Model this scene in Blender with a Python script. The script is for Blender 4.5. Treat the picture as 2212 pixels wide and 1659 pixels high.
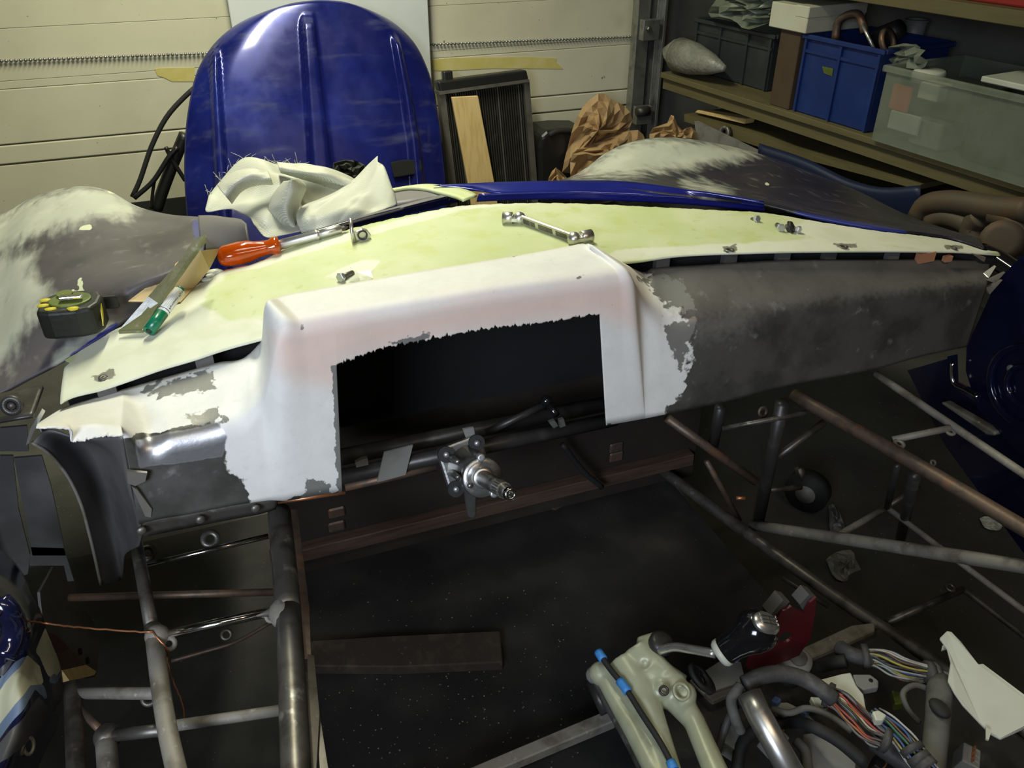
import bpy, bmesh, math, random
import numpy as np
from mathutils import Vector, Matrix
for o in list(bpy.data.objects): bpy.data.objects.remove(o)
sc = bpy.context.scene
C = sc.collection
rng = random.Random(7)
# ------------------------------------------------------------------ camera
W, H, F = 2212.0, 1659.0, 1789.0
CAM = np.array((0.0, 0.0, 1.30)); PITCH = math.radians(32.0); YAW = math.radians(20.7)
cam = bpy.data.cameras.new('camera'); camo = bpy.data.objects.new('camera', cam); C.objects.link(camo)
cam.sensor_width = 36.0; cam.sensor_fit = 'HORIZONTAL'; cam.lens = 36.0 * F / W; cam.clip_start = 0.02
camo.location = CAM; camo.rotation_euler = (math.pi / 2 - PITCH, 0, -YAW)
sc.camera = camo
# ------------------------------------------------------------------ world, lights, exposure
sc.view_settings.view_transform = 'Standard'; sc.view_settings.look = 'None'
sc.view_settings.gamma = 1.0; sc.view_settings.use_curve_mapping = False
sc.view_settings.exposure = 0.0
wd = bpy.data.worlds.new('world'); sc.world = wd; wd.use_nodes = True
wd.node_tree.nodes['Background'].inputs[0].default_value = (0.8, 0.9, 1.0, 1)
wd.node_tree.nodes['Background'].inputs[1].default_value = 0.004
def area(name, loc, target, sx, sy, watts, col, spread=180):
    l = bpy.data.lights.new(name, 'AREA'); l.shape = 'RECTANGLE'; l.size = sx; l.size_y = sy
    l.energy = watts; l.color = col; l.spread = math.radians(spread)
    o = bpy.data.objects.new(name, l); C.objects.link(o); o.location = loc
    d = Vector(target) - Vector(loc); o.rotation_euler = d.to_track_quat('-Z', 'Y').to_euler()
    return o
area('ceiling_tube_light', (0.25, 2.30, 2.44), (0.0, 2.35, 0), 1.4, 0.12, 50, (1.0, 0.985, 0.76), 150)
area('rear_tube_light', (0.35, -0.55, 2.44), (0.35, -0.4, 0), 1.2, 0.1, 9, (1.0, 0.95, 0.80))
area('cool_window_light', (-0.85, -0.60, 1.50), (0.12, 0.90, 0.78), 0.7, 0.6, 6.5, (0.76, 0.84, 1.0), 75)
area('warm_work_lamp', (1.05, -0.25, 1.95), (0.45, 0.9, 0.8), 0.10, 0.10, 1.6, (1.0, 0.62, 0.36))
# ------------------------------------------------------------------ pixel -> world
_cy, _sy = math.cos(YAW), math.sin(YAW)
def ray(px, py):
    r = (px - W / 2) / F; u = -(py - H / 2) / F
    f = math.cos(PITCH) + u * math.sin(PITCH); v = u * math.cos(PITCH) - math.sin(PITCH)
    return np.array((r * _cy + f * _sy, -r * _sy + f * _cy, v))
def atZ(px, py, z): d = ray(px, py); return CAM + d * (z - CAM[2]) / d[2]
def atY(px, py, y): d = ray(px, py); return CAM + d * (y - CAM[1]) / d[1]
def atX(px, py, x): d = ray(px, py); return CAM + d * (x - CAM[0]) / d[0]
def atT(px, py, t): return CAM + ray(px, py) * t
def atP(px, py, p, n):
    d = ray(px, py); n = np.array(n, float); return CAM + d * (np.dot(np.array(p) - CAM, n) / np.dot(d, n))
def proj(P):
    P = np.asarray(P, float) - CAM
    rx = P[..., 0] * _cy - P[..., 1] * _sy; fw = P[..., 0] * _sy + P[..., 1] * _cy
    c, s = math.cos(PITCH), math.sin(PITCH)
    dep = fw * c - P[..., 2] * s; up = fw * s + P[..., 2] * c
    return np.stack((W / 2 + F * rx / dep, H / 2 - F * up / dep), -1)
def zS(x): return 0.828 - 0.076 * ((x - 0.5) / 0.72) ** 2          # crowned scuttle top
def atS(px, py, dz=0.0):
    z = 0.8
    for _ in range(12):
        p = atZ(px, py, z); z = zS(p[0]) + dz
    return atZ(px, py, z)
# ------------------------------------------------------------------ mesh helpers
ORG = {}
def thing(name, label, cat, loc=(0, 0, 0), group=None, kind=None):
    o = bpy.data.objects.new(name, None); C.objects.link(o); o.location = tuple(loc); o.empty_display_size = .02
    ORG[o.name] = np.array(loc, float)
    return tag(o, label, cat, group, kind)
def tag(o, label=None, cat=None, group=None, kind=None):
    if label: o['label'] = label
    if cat: o['category'] = cat
    if group: o['group'] = group
    if kind: o['kind'] = kind
    return o
def mk(name, V, Fc, mat, parent=None, smooth=True, base=None, mods=None):
    V = np.asarray(V, float).reshape(-1, 3)
    if parent is None:
        org = np.array(base if base is not None else (V[:, 0].mean(), V[:, 1].mean(), V[:, 2].min()), float)
    else: org = ORG[parent.name]
    me = bpy.data.meshes.new(name); me.from_pydata((V - org).tolist(), [], [tuple(f) for f in Fc]); me.validate()
    me.polygons.foreach_set('use_smooth', [smooth] * len(me.polygons))
    if mat: me.materials.append(mat)
    o = bpy.data.objects.new(name, me); C.objects.link(o); ORG[o.name] = org
    if parent is None: o.location = org
    else: o.parent = parent
    for m in (mods or []):
        md = o.modifiers.new(m[0].lower(), m[0])
        for k, v in m[1].items(): setattr(md, k, v)
    return o
def SOL(t, off=-1): return ('SOLIDIFY', dict(thickness=t, offset=off))
def BEV(w, n=2): return ('BEVEL', dict(width=w, segments=n, limit_method='ANGLE', angle_limit=0.6))
def SUB(n): return ('SUBSURF', dict(levels=n, render_levels=n))
class MB:                                                            # collects primitives into one mesh
    def __init__(s): s.V = []; s.F = []
    def add(s, V, Fc):
        b = len(s.V); s.V += [tuple(v) for v in V]; s.F += [tuple(i + b for i in f) for f in Fc]; return s
    def box(s, lo, hi, M=None):
        x0, y0, z0 = lo; x1, y1, z1 = hi
        V = [(x0,y0,z0),(x1,y0,z0),(x1,y1,z0),(x0,y1,z0),(x0,y0,z1),(x1,y0,z1),(x1,y1,z1),(x0,y1,z1)]
        return s.add(xf(V, M), [(0,3,2,1),(4,5,6,7),(0,1,5,4),(1,2,6,5),(2,3,7,6),(3,0,4,7)])
    def tube(s, path, r, n=12, caps=True):
        P = np.asarray(path, float); m = len(P); rr = np.broadcast_to(np.asarray(r, float), (m,))
        T = np.gradient(P, axis=0) if m > 2 else np.array([P[1] - P[0]] * 2)
        T = T / np.maximum(np.linalg.norm(T, axis=1, keepdims=True), 1e-9)
        a = np.array((0, 0, 1.0)) if abs(T[0][2]) < .9 else np.array((1.0, 0, 0))
        u = np.cross(a, T[0]); u /= np.linalg.norm(u); V = []
        for i in range(m):
            u = u - T[i] * np.dot(u, T[i]); u /= np.linalg.norm(u); w = np.cross(T[i], u)
            for k in range(n):
                t = 2 * math.pi * k / n; V.append(P[i] + rr[i] * (math.cos(t) * u + math.sin(t) * w))
        Fc = [(i*n+k, i*n+(k+1)%n, (i+1)*n+(k+1)%n, (i+1)*n+k) for i in range(m-1) for k in range(n)]
        if caps: Fc += [tuple(range(n))[::-1], tuple((m-1)*n + k for k in range(n))]
        return s.add(V, Fc)
    def lathe(s, prof, M, n=20, cap0=True, cap1=True):               # prof [(r, h)] about local Z
        V = [(r*math.cos(2*math.pi*k/n), r*math.sin(2*math.pi*k/n), h) for r, h in prof for k in range(n)]
        m = len(prof)
        Fc = [(i*n+k, i*n+(k+1)%n, (i+1)*n+(k+1)%n, (i+1)*n+k) for i in range(m-1) for k in range(n)]
        if cap0: Fc.append(tuple(range(n))[::-1])
        if cap1: Fc.append(tuple((m-1)*n+k for k in range(n)))
        return s.add(xf(V, M), Fc)
    def grid(s, G):
        G = np.asarray(G); m, n = G.shape[:2]
        return s.add(G.reshape(-1, 3), [(i*n+j, i*n+j+1, (i+1)*n+j+1, (i+1)*n+j) for i in range(m-1) for j in range(n-1)])
    def prism(s, poly, off):                                         # 3D polygon extruded by the vector off
        P = np.asarray(poly, float); n = len(P); off = np.asarray(off, float)
        return s.add(np.vstack((P, P + off)), [tuple(range(n))[::-1], tuple(range(n, 2*n))] + [(i, (i+1)%n, n+(i+1)%n, n+i) for i in range(n)])
    def ring(s, c, nrm, ro, ri, th, n=20):
        M = frame(c, nrm)
        V = [(r*math.cos(2*math.pi*k/n), r*math.sin(2*math.pi*k/n), h) for r, h in ((ri, -th/2), (ro, -th/2), (ro, th/2), (ri, th/2)) for k in range(n)]
        return s.add(xf(V, M), [(i*n+k, i*n+(k+1)%n, ((i+1)%4)*n+(k+1)%n, ((i+1)%4)*n+k) for i in range(4) for k in range(n)])
    def ball(s, c, r, sc=(1, 1, 1), n=12):
        prof = [(max(1e-4, math.sin(math.pi*i/8)), -math.cos(math.pi*i/8)) for i in range(9)]
        M = Matrix.Translation(Vector(c)) @ Matrix.Diagonal((r*sc[0], r*sc[1], r*sc[2], 1))
        return s.lathe(prof, M, n)
    def build(s, name, mat, parent=None, smooth=True, base=None, mods=None):
        return mk(name, s.V, s.F, mat, parent, smooth, base, mods)
def xf(V, M):
    if M is None: return V
    return [tuple(M @ Vector(v)) for v in V]
def frame(o, z, x=None):                                             # matrix with local Z along z (and X towards x)
    z = Vector(z).normalized()
    x = Vector(x) if x is not None else (Vector((1, 0, 0)) if abs(z.x) < .9 else Vector((0, 1, 0)))
    x = (x - z * x.dot(z)).normalized(); y = z.cross(x)
    return Matrix(((x.x, y.x, z.x, o[0]), (x.y, y.y, z.y, o[1]), (x.z, y.z, z.z, o[2]), (0, 0, 0, 1)))
def spline(P, n):                                                    # Catmull-Rom through the points, chord parameter
    P = np.asarray(P, float); m = len(P)
    if m == 2: return P[0] + np.linspace(0, 1, n)[:, None] * (P[1] - P[0])
    d = np.concatenate(([0], np.cumsum(np.maximum(np.linalg.norm(np.diff(P, axis=0), axis=1), 1e-6) ** .7)))
    return hermite(d, P, np.linspace(0, d[-1], n))
def hermite(d, P, q):                                                # monotone-limited cubic on knots d
    P = np.asarray(P, float); d = np.asarray(d, float)
    sh = P.shape; P2 = P.reshape(len(P), -1); h = np.diff(d)[:, None]; s = np.diff(P2, axis=0) / h
    T = np.zeros_like(P2); T[0] = s[0]; T[-1] = s[-1]
    T[1:-1] = (s[:-1] * h[1:] + s[1:] * h[:-1]) / (h[1:] + h[:-1])
    i = np.clip(np.searchsorted(d, q, side='right') - 1, 0, len(d) - 2)
    hh = np.diff(d)[i]; t = ((q - d[i]) / hh)[:, None]; hh = hh[:, None]
    R = (2*t**3-3*t**2+1)*P2[i] + (t**3-2*t**2+t)*hh*T[i] + (-2*t**3+3*t**2)*P2[i+1] + (t**3-t**2)*hh*T[i+1]
    return R.reshape((len(q),) + sh[1:])
def loft(curves, m, n):                                              # curves: lists of 3D points -> (m, n, 3)
    R = np.stack([spline(c, n) for c in curves])
    return hermite(np.arange(len(curves)), R, np.linspace(0, len(curves) - 1, m)) if len(curves) > 2 else R[0] + np.linspace(0, 1, m)[:, None, None] * (R[1] - R[0])
def noise1(x, seed=0):
    return math.sin(x*1.7+seed)*.5 + math.sin(x*4.3+seed*2.1)*.3 + math.sin(x*9.1+seed*3.7)*.2
def polydist(p, poly):                                               # signed distance in px, positive inside
    p = np.asarray(p); poly = np.asarray(poly, float); d = np.full(len(p), 1e9); ins = np.zeros(len(p), bool)
    for a, b in zip(poly, np.roll(poly, -1, 0)):
        ab = b - a; t = np.clip(((p - a) @ ab) / (ab @ ab), 0, 1)
        d = np.minimum(d, np.linalg.norm(p - (a + t[:, None] * ab), axis=1))
        c = ((a[1] > p[:, 1]) != (b[1] > p[:, 1])); den = (b[1] - a[1]) or 1e-9
        ins ^= c & (p[:, 0] < (b[0] - a[0]) * (p[:, 1] - a[1]) / den + a[0])
    return np.where(ins, d, -d)
def paint(o, attr, polys, w=20.0):                                   # where each coat of filler, primer or paint lies on the panel
    V = np.array([v.co for v in o.data.vertices]) + ORG[o.name]
    q = proj(V); val = np.zeros(len(V))
    for pl in polys:
        ww = w
        if isinstance(pl, tuple): pl, ww = pl
        val = np.maximum(val, np.clip(.5 + polydist(q, pl) / (2 * ww), 0, 1))
    a = o.data.attributes.new(attr, 'FLOAT', 'POINT'); a.data.foreach_set('value', val)
# ------------------------------------------------------------------ materials
MT = {}
def mat(name, col, rough=.5, metal=0., var=(), bump=None, coat=0., masks=(), alpha=1., trans=0., spec=.5, rvar=None, emit=None, subs=0.):
    m = bpy.data.materials.new(name); MT[name] = m; m.use_nodes = True
    N = m.node_tree.nodes; L = m.node_tree.links; b = N['Principled BSDF']
    b.inputs['Roughness'].default_value = rough; b.inputs['Metallic'].default_value = metal
    b.inputs['Coat Weight'].default_value = coat; b.inputs['Coat Roughness'].default_value = .08
    b.inputs['Alpha'].default_value = alpha; b.inputs['Transmission Weight'].default_value = trans
    b.inputs['Specular IOR Level'].default_value = spec
    tc = N.new('ShaderNodeTexCoord')
    def tex(scale, detail=4., stretch=None, kind='noise', rough=.55, off=0.):
        mp = N.new('ShaderNodeMapping'); L.new(tc.outputs['Object'], mp.inputs['Vector'])
        mp.inputs['Location'].default_value = (off, off*1.7, off*.6)
        if stretch: mp.inputs['Scale'].default_value = stretch
        if kind == 'noise':
            t = N.new('ShaderNodeTexNoise'); t.inputs['Scale'].default_value = scale; t.inputs['Detail'].default_value = detail
            t.inputs['Roughness'].default_value = rough; o = t.outputs['Fac']
        elif kind == 'wave':
            t = N.new('ShaderNodeTexWave'); t.inputs['Scale'].default_value = scale; o = t.outputs['Fac']; t.bands_direction = 'DIAGONAL'
        else:
            t = N.new('ShaderNodeTexVoronoi'); t.inputs['Scale'].default_value = scale; o = t.outputs['Distance']
        L.new(mp.outputs['Vector'], t.inputs['Vector']); return o
    def ramp(src, lo, hi):
        r = N.new('ShaderNodeMapRange'); r.interpolation_type = 'SMOOTHSTEP'
        r.inputs['From Min'].default_value = lo; r.inputs['From Max'].default_value = hi; L.new(src, r.inputs['Value']); return r.outputs['Result']
    def mix(fac, a, bcol):
        x = N.new('ShaderNodeMix'); x.data_type = 'RGBA'; L.new(fac, x.inputs['Factor'])
        if isinstance(a, tuple): x.inputs['A'].default_value = a + (1,)
        else: L.new(a, x.inputs['A'])
        x.inputs['B'].default_value = tuple(bcol) + (1,); return x.outputs['Result']
    cur = tuple(col)
    def apply(cur, vs, off):
        for i, v in enumerate(vs):
            c2, s, lo, hi = v[:4]; kw = v[4] if len(v) > 4 else {}
            cur = mix(ramp(tex(s, off=off + i * 3.1, **kw), lo, hi), cur, c2)
        return cur
    cur = apply(cur, var, 0.)
    rough_s = None
    for k, mk_ in enumerate(masks):                                  # dict(attr, col, amp, scale, var, metal, rough)
        at = N.new('ShaderNodeAttribute'); at.attribute_name = mk_['attr']
        n = tex(mk_.get('scale', 60.), 6., mk_.get('stretch'), off=11.3 + k * 2.7)
        ad = N.new('ShaderNodeMath'); ad.operation = 'MULTIPLY_ADD'; L.new(n, ad.inputs[0])
        ad.inputs[1].default_value = mk_.get('amp', 1.); 
        sb = N.new('ShaderNodeMath'); sb.operation = 'SUBTRACT'; L.new(at.outputs['Fac'], sb.inputs[0]); sb.inputs[1].default_value = mk_.get('amp', 1.) * .5
        L.new(sb.outputs[0], ad.inputs[2])
        e = mk_.get('edge', .05); fac = ramp(ad.outputs[0], .5 - e, .5 + e)
        if 'mul' in mk_:
            mm = N.new('ShaderNodeMath'); mm.operation = 'MULTIPLY'; L.new(fac, mm.inputs[0]); mm.inputs[1].default_value = mk_['mul']; fac = mm.outputs[0]
        c2 = apply(tuple(mk_['col']), mk_.get('var', ()), 5. + k)
        x = N.new('ShaderNodeMix'); x.data_type = 'RGBA'; L.new(fac, x.inputs['Factor'])
        for s_, c_ in (('A', cur), ('B', c2)):
            if isinstance(c_, tuple): x.inputs[s_].default_value = c_ + (1,)
            else: L.new(c_, x.inputs[s_])
        cur = x.outputs['Result']
        for key, inp in (('metal', 'Metallic'), ('rough', 'Roughness'), ('coat', 'Coat Weight')):
            if key in mk_:
                f = N.new('ShaderNodeMix'); f.data_type = 'FLOAT'; L.new(fac, f.inputs['Factor'])
                ln = b.inputs[inp].links
                if ln: L.new(ln[0].from_socket, f.inputs['A'])
                else: f.inputs['A'].default_value = b.inputs[inp].default_value
                f.inputs['B'].default_value = mk_[key]; L.new(f.outputs['Result'], b.inputs[inp])
    if isinstance(cur, tuple): b.inputs['Base Color'].default_value = cur + (1,)
    else: L.new(cur, b.inputs['Base Color'])
    if rvar and not b.inputs['Roughness'].links:
        r = N.new('ShaderNodeMapRange'); L.new(tex(rvar[0], 5., rvar[3] if len(rvar) > 3 else None), r.inputs['Value'])
        r.inputs['From Min'].default_value = .3; r.inputs['From Max'].default_value = .7
        r.inputs['To Min'].default_value = rvar[1]; r.inputs['To Max'].default_value = rvar[2]; L.new(r.outputs[0], b.inputs['Roughness'])
    if bump:
        s, st = bump[:2]; kw = bump[2] if len(bump) > 2 else {}
        bp = N.new('ShaderNodeBump'); bp.inputs['Strength'].default_value = st; bp.inputs['Distance'].default_value = .002
        L.new(tex(s, 5., **{k: v for k, v in kw.items() if k in ('stretch', 'kind')}), bp.inputs['Height']); L.new(bp.outputs['Normal'], b.inputs['Normal'])
    if emit: b.inputs['Emission Color'].default_value = emit[0] + (1,); b.inputs['Emission Strength'].default_value = emit[1]
    if subs: b.inputs['Subsurface Weight'].default_value = subs
    return m
mat('door_paint', (.66, .64, .47), .45, var=[((.60, .58, .42), 3, .4, .7), ((.16, .14, .06), 30, .69, .75, dict(detail=8.)), ((.12, .11, .06), 75, .73, .77, dict(detail=3.)), ((.40, .36, .16), 2.2, .58, .8)], bump=(60, .08))
mat('white_board', (.72, .76, .74), .5, var=[((.66, .70, .68), 3, .4, .7)])
mat('groove', (.16, .15, .10), .8)
mat('mask_tape', (.60, .52, .15), .6, var=[((.66, .58, .24), 14, .4, .7)], bump=(40, .25))
mat('galv', (.40, .40, .38), .38, .85, var=[((.20, .20, .18), 18, .45, .75)], rvar=(9, .25, .55))
mat('blue_bonnet', (.008, .012, .125), .24, .3, var=[((.016, .028, .24), 3, .40, .66), ((.07, .08, .19), 7, .52, .85, dict(stretch=(.6, 3, 3), detail=9.))], coat=.5, rvar=(7, .16, .38))
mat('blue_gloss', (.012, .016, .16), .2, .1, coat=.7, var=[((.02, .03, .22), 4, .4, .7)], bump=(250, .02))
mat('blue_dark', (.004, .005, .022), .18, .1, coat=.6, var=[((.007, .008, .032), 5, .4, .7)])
mat('green_glass', (.49, .56, .27), .55, var=[((.58, .62, .38), 8, .35, .7), ((.48, .53, .20), 22, .5, .75), ((.44, .5, .22), 60, .62, .75)], bump=(90, .12),
    masks=[dict(attr='filler', col=(.66, .68, .54), scale=26., amp=.7, edge=.12, var=[((.60, .62, .46), 20, .4, .7)]),
           dict(attr='dirt', col=(.20, .20, .15), scale=90., amp=1.1, edge=.08)])
mat('filler', (.125, .12, .108), .42, .45, var=[((.07, .068, .06), 14, .40, .66, dict(detail=8.)), ((.28, .28, .26), 40, .62, .8)], bump=(120, .12),
    masks=[dict(attr='white', col=(.74, .74, .69), scale=42., amp=1.5, edge=.06, metal=0., rough=.62, var=[((.69, .69, .64), 22, .4, .7), ((.50, .50, .47), 38, .70, .76, dict(detail=8.))]),
           dict(attr='dust', col=(.22, .215, .18), scale=120., amp=1.3, edge=.5, mul=.42, metal=.1, rough=.7),  # dust tint that also paints the top face lighter, as overhead light would
           dict(attr='pink', col=(.74, .58, .49), scale=7., amp=.6, edge=.4, var=[((.68, .55, .47), 18, .4, .7), ((.45, .38, .33), 60, .72, .76)]),
           dict(attr='bare', col=(.30, .30, .27), scale=85., amp=1.9, edge=.08, metal=.4, rough=.4),
           dict(attr='bright', col=(.55, .55, .56), scale=30., amp=.6, edge=.1, metal=.9, rough=.36)])
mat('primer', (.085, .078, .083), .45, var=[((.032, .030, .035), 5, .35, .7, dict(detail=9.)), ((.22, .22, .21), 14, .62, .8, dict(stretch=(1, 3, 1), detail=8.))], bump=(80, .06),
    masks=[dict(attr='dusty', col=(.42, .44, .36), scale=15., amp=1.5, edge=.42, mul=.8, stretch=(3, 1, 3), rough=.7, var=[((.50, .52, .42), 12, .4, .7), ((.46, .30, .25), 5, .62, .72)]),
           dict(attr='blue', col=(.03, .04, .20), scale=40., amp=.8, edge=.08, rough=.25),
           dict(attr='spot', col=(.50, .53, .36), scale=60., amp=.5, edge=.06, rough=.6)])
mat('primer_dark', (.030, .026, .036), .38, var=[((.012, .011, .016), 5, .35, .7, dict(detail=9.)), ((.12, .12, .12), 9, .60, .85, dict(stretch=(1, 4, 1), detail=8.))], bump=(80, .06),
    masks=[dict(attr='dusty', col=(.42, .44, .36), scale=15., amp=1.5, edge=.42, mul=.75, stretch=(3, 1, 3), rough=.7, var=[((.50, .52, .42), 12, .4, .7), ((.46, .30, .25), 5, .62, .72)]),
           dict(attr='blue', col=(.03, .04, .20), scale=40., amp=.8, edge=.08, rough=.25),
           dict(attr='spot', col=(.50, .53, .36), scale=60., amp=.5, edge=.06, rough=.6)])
mat('steel', (.17, .16, .14), .42, .7, var=[((.08, .07, .055), 30, .42, .7, dict(detail=8.)), ((.36, .36, .32), 26, .60, .70, dict(detail=9.))], bump=(90, .1))
mat('rusty', (.17, .12, .085), .5, .55, var=[((.28, .13, .065), 24, .5, .75, dict(detail=8.)), ((.10, .085, .07), 50, .45, .7)], bump=(110, .2))
mat('dusty_tube', (.26, .245, .205), .65, .25, var=[((.13, .115, .085), 22, .45, .7, dict(detail=8.)), ((.50, .48, .42), 80, .6, .8)], bump=(120, .15))
mat('dark_steel', (.055, .052, .048), .42, .5, var=[((.10, .095, .085), 26, .5, .75)], bump=(90, .1))
mat('grey_panel', (.13, .125, .12), .5, .2, var=[((.075, .072, .068), 7, .4, .7)], bump=(60, .05))
mat('chrome', (.72, .72, .68), .14, 1.)
mat('satin_chrome', (.66, .65, .60), .34, .9, var=[((.45, .44, .40), 60, .5, .8)])
mat('cast_alu', (.40, .40, .38), .34, .9, var=[((.25, .25, .23), 30, .45, .75)], bump=(140, .2))
mat('zinc', (.62, .65, .67), .38, .8, var=[((.40, .42, .44), 60, .5, .8)])
mat('black_plastic', (.012, .012, .012), .4)
mat('black_rubber', (.016, .016, .015), .7, bump=(80, .1))
mat('black_gloss', (.008, .008, .009), .12, coat=.6)
mat('void_black', (.004, .004, .004), .9, bump=(60, .2))
mat('bulkhead', (.022, .016, .011), .75, var=[((.034, .025, .016), 9, .45, .75)], bump=(60, .1))
mat('old_wood', (.085, .05, .03), .75, var=[((.05, .03, .018), 20, .4, .7, dict(stretch=(.5, 6, 6)))], bump=(50, .15))
mat('dust_wood', (.030, .022, .015), .85, var=[((.055, .04, .026), 30, .5, .7), ((.13, .12, .10), 140, .66, .74, dict(detail=8.))], bump=(60, .2))
mat('fresh_wood', (.70, .52, .23), .6, var=[((.60, .42, .16), 14, .42, .7, dict(stretch=(5, 5, .4)))], bump=(50, .08))
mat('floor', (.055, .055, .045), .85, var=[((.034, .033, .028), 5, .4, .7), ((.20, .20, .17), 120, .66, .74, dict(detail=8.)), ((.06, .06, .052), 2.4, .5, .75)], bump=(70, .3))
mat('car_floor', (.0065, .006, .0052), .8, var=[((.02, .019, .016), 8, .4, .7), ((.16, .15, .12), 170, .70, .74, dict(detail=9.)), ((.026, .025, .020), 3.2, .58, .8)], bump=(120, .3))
mat('wall', (.16, .155, .13), .8, var=[((.12, .115, .095), 4, .4, .7)], bump=(30, .2))
mat('ceiling', (.12, .115, .10), .8)
mat('glass_cloth', (.58, .59, .49), .5, var=[((.50, .52, .41), 9, .4, .7), ((.46, .48, .38), 200, .45, .55, dict(kind='wave'))], bump=(200, .4, dict(kind='wave')), spec=.6)
mat('kraft', (.46, .31, .15), .75, var=[((.38, .24, .11), 7, .4, .7), ((.40, .25, .13), 16, .55, .8)], bump=(30, .3))
mat('rad_core', (.06, .058, .048), .5, .6, var=[((.10, .095, .08), 20, .5, .8)])
mat('rad_side', (.30, .29, .25), .42, .8, var=[((.18, .17, .14), 14, .45, .75)])
mat('amber', (.82, .12, .006), .10, coat=.5, trans=.55)
mat('orange_red', (.60, .10, .04), .5)
mat('tape_case', (.009, .010, .006), .5, bump=(120, .3))
mat('tape_green', (.10, .135, .018), .5, var=[((.06, .10, .02), 30, .45, .7)])
mat('yellow', (.60, .50, .02), .5)
mat('pen_green', (.004, .16, .075), .3, coat=.2)
mat('pen_white', (.74, .75, .66), .4)
mat('ink', (.02, .03, .025), .6)
mat('resin_strip', (.16, .165, .075), .3, var=[((.10, .10, .045), 16, .4, .7), ((.32, .32, .25), 45, .58, .74)], bump=(60, .5), coat=.3)
mat('card', (.56, .42, .20), .7, var=[((.50, .36, .16), 8, .4, .7)])
mat('film', (.62, .66, .50), .2, alpha=.35)
mat('copper', (.60, .26, .12), .4, .8)
mat('copper_bright', (.75, .36, .2), .4, .5)
mat('white_plastic', (.58, .60, .50), .45, var=[((.50, .52, .42), 9, .4, .7)])
mat('grey_plastic', (.22, .22, .20), .5, var=[((.15, .15, .135), 20, .45, .7)])
mat('loom', (.055, .054, .052), .6, var=[((.12, .115, .105), 40, .5, .75)], bump=(120, .4))
mat('dust_rubber', (.12, .12, .105), .75, var=[((.07, .07, .06), 30, .45, .7)], bump=(60, .3))
mat('shift_cast', (.42, .44, .30), .40, .15, var=[((.33, .35, .21), 14, .4, .7), ((.52, .53, .42), 40, .6, .8)], bump=(110, .12))
mat('blue_tape', (.05, .25, .62), .5)
mat('red_paint', (.075, .006, .009), .4, var=[((.07, .006, .008), 20, .5, .75)])
mat('crate_blue', (.010, .028, .13), .4, var=[((.016, .038, .16), 8, .4, .7)])
mat('blue_trough', (.008, .015, .05), .5)
mat('crate_grey', (.030, .035, .037), .5, var=[((.045, .05, .052), 8, .5, .75)])
mat('clear_plastic', (.30, .34, .26), .3, alpha=.34, var=[((.24, .28, .2), 10, .4, .7)])
mat('cardboard', (.075, .048, .026), .8, var=[((.055, .034, .018), 9, .4, .7)])
mat('pale_box', (.60, .60, .46), .6, var=[((.55, .52, .40), 6, .4, .7)])
mat('shelf_wood', (.13, .11, .045), .7, var=[((.11, .09, .036), 16, .4, .7, dict(stretch=(1, .3, 4)))], bump=(50, .15))
mat('bubble', (.26, .26, .22), .4, var=[((.2, .2, .17), 30, .4, .7)], bump=(70, 1., dict(kind='voronoi')))
mat('poly_bag', (.30, .34, .26), .3, var=[((.20, .23, .17), 14, .4, .7)], bump=(20, .5), alpha=.8)
mat('manifold', (.085, .068, .046), .65, .3, var=[((.11, .065, .035), 14, .45, .7)], bump=(60, .3))
mat('dark_cloth', (.020, .022, .014), .9, bump=(60, .4))
mat('red_box', (.30, .02, .015), .5)
mat('side_paint', (.008, .010, .035), .15, coat=.7,
    masks=[dict(attr='cream', col=(.55, .55, .38), scale=20., amp=.25, edge=.05, rough=.5, coat=0.),
           dict(attr='bluegrey', col=(.16, .22, .32), scale=20., amp=.3, edge=.06, rough=.5, coat=0.),
           dict(attr='grey', col=(.09, .09, .095), scale=20., amp=.3, edge=.06, rough=.5, coat=0.)])
for nm, cl in dict(red=(.45, .05, .03), white=(.55, .55, .50), blue=(.03, .10, .30), yellow=(.50, .42, .05), black=(.02, .02, .02), brown=(.16, .07, .03), green=(.04, .18, .07), grey=(.2, .2, .2), orange=(.5, .16, .03)).items():
    mat('wire_' + nm, tuple(.75 * c + .03 for c in cl), .6, var=[((.16, .155, .135), 35, .42, .68)])
g = MT
# ================================================================== THE ROOM
FZ = -0.12; DY = 3.60
S0 = np.array((1.96, 3.28, 0)); SE = np.array((.1203, -.9927, 0)); SN = np.array((.9927, .1203, 0))   # shelf front: start, run towards viewer, into the shelf
def shp(s, d, z): return S0 + SE * s + SN * d + np.array((0, 0, z))
def atSh(px, py, d=0.):                                              # pixel on the vertical plane d behind the shelf front -> (s, z)
    p = atP(px, py, shp(0, d, 0), SN); return float(np.dot(p - S0, SE)), float(p[2])
def struct(name, mb, m, **k):
    o = mb.build(name, m, smooth=False, **k); o['kind'] = 'structure'; return o
struct('floor', MB().box((-2.6, -2.2, FZ - .1), (3.2, 3.75, FZ)), g['floor'])
struct('ceiling', MB().box((-2.6, -2.2, 2.5), (3.2, 3.75, 2.6)), g['ceiling'])
struct('wall_left', MB().box((-2.6, -2.2, FZ), (-2.5, 3.75, 2.5)), g['wall'])
struct('wall_rear', MB().box((-2.5, -2.3, FZ), (3.2, -2.2, 2.5)), g['wall'])
q0, q1 = shp(-.42, .55, FZ), shp(5.6, .55, FZ)
struct('wall_right', MB().prism([q0, q1, q1 + SN * .1, q0 + SN * .1], (0, 0, 2.62)), g['wall'])
struct('wall_front', MB().box((2.10, DY + .02, FZ), (3.2, DY + .12, 2.5)), g['wall'])
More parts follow.
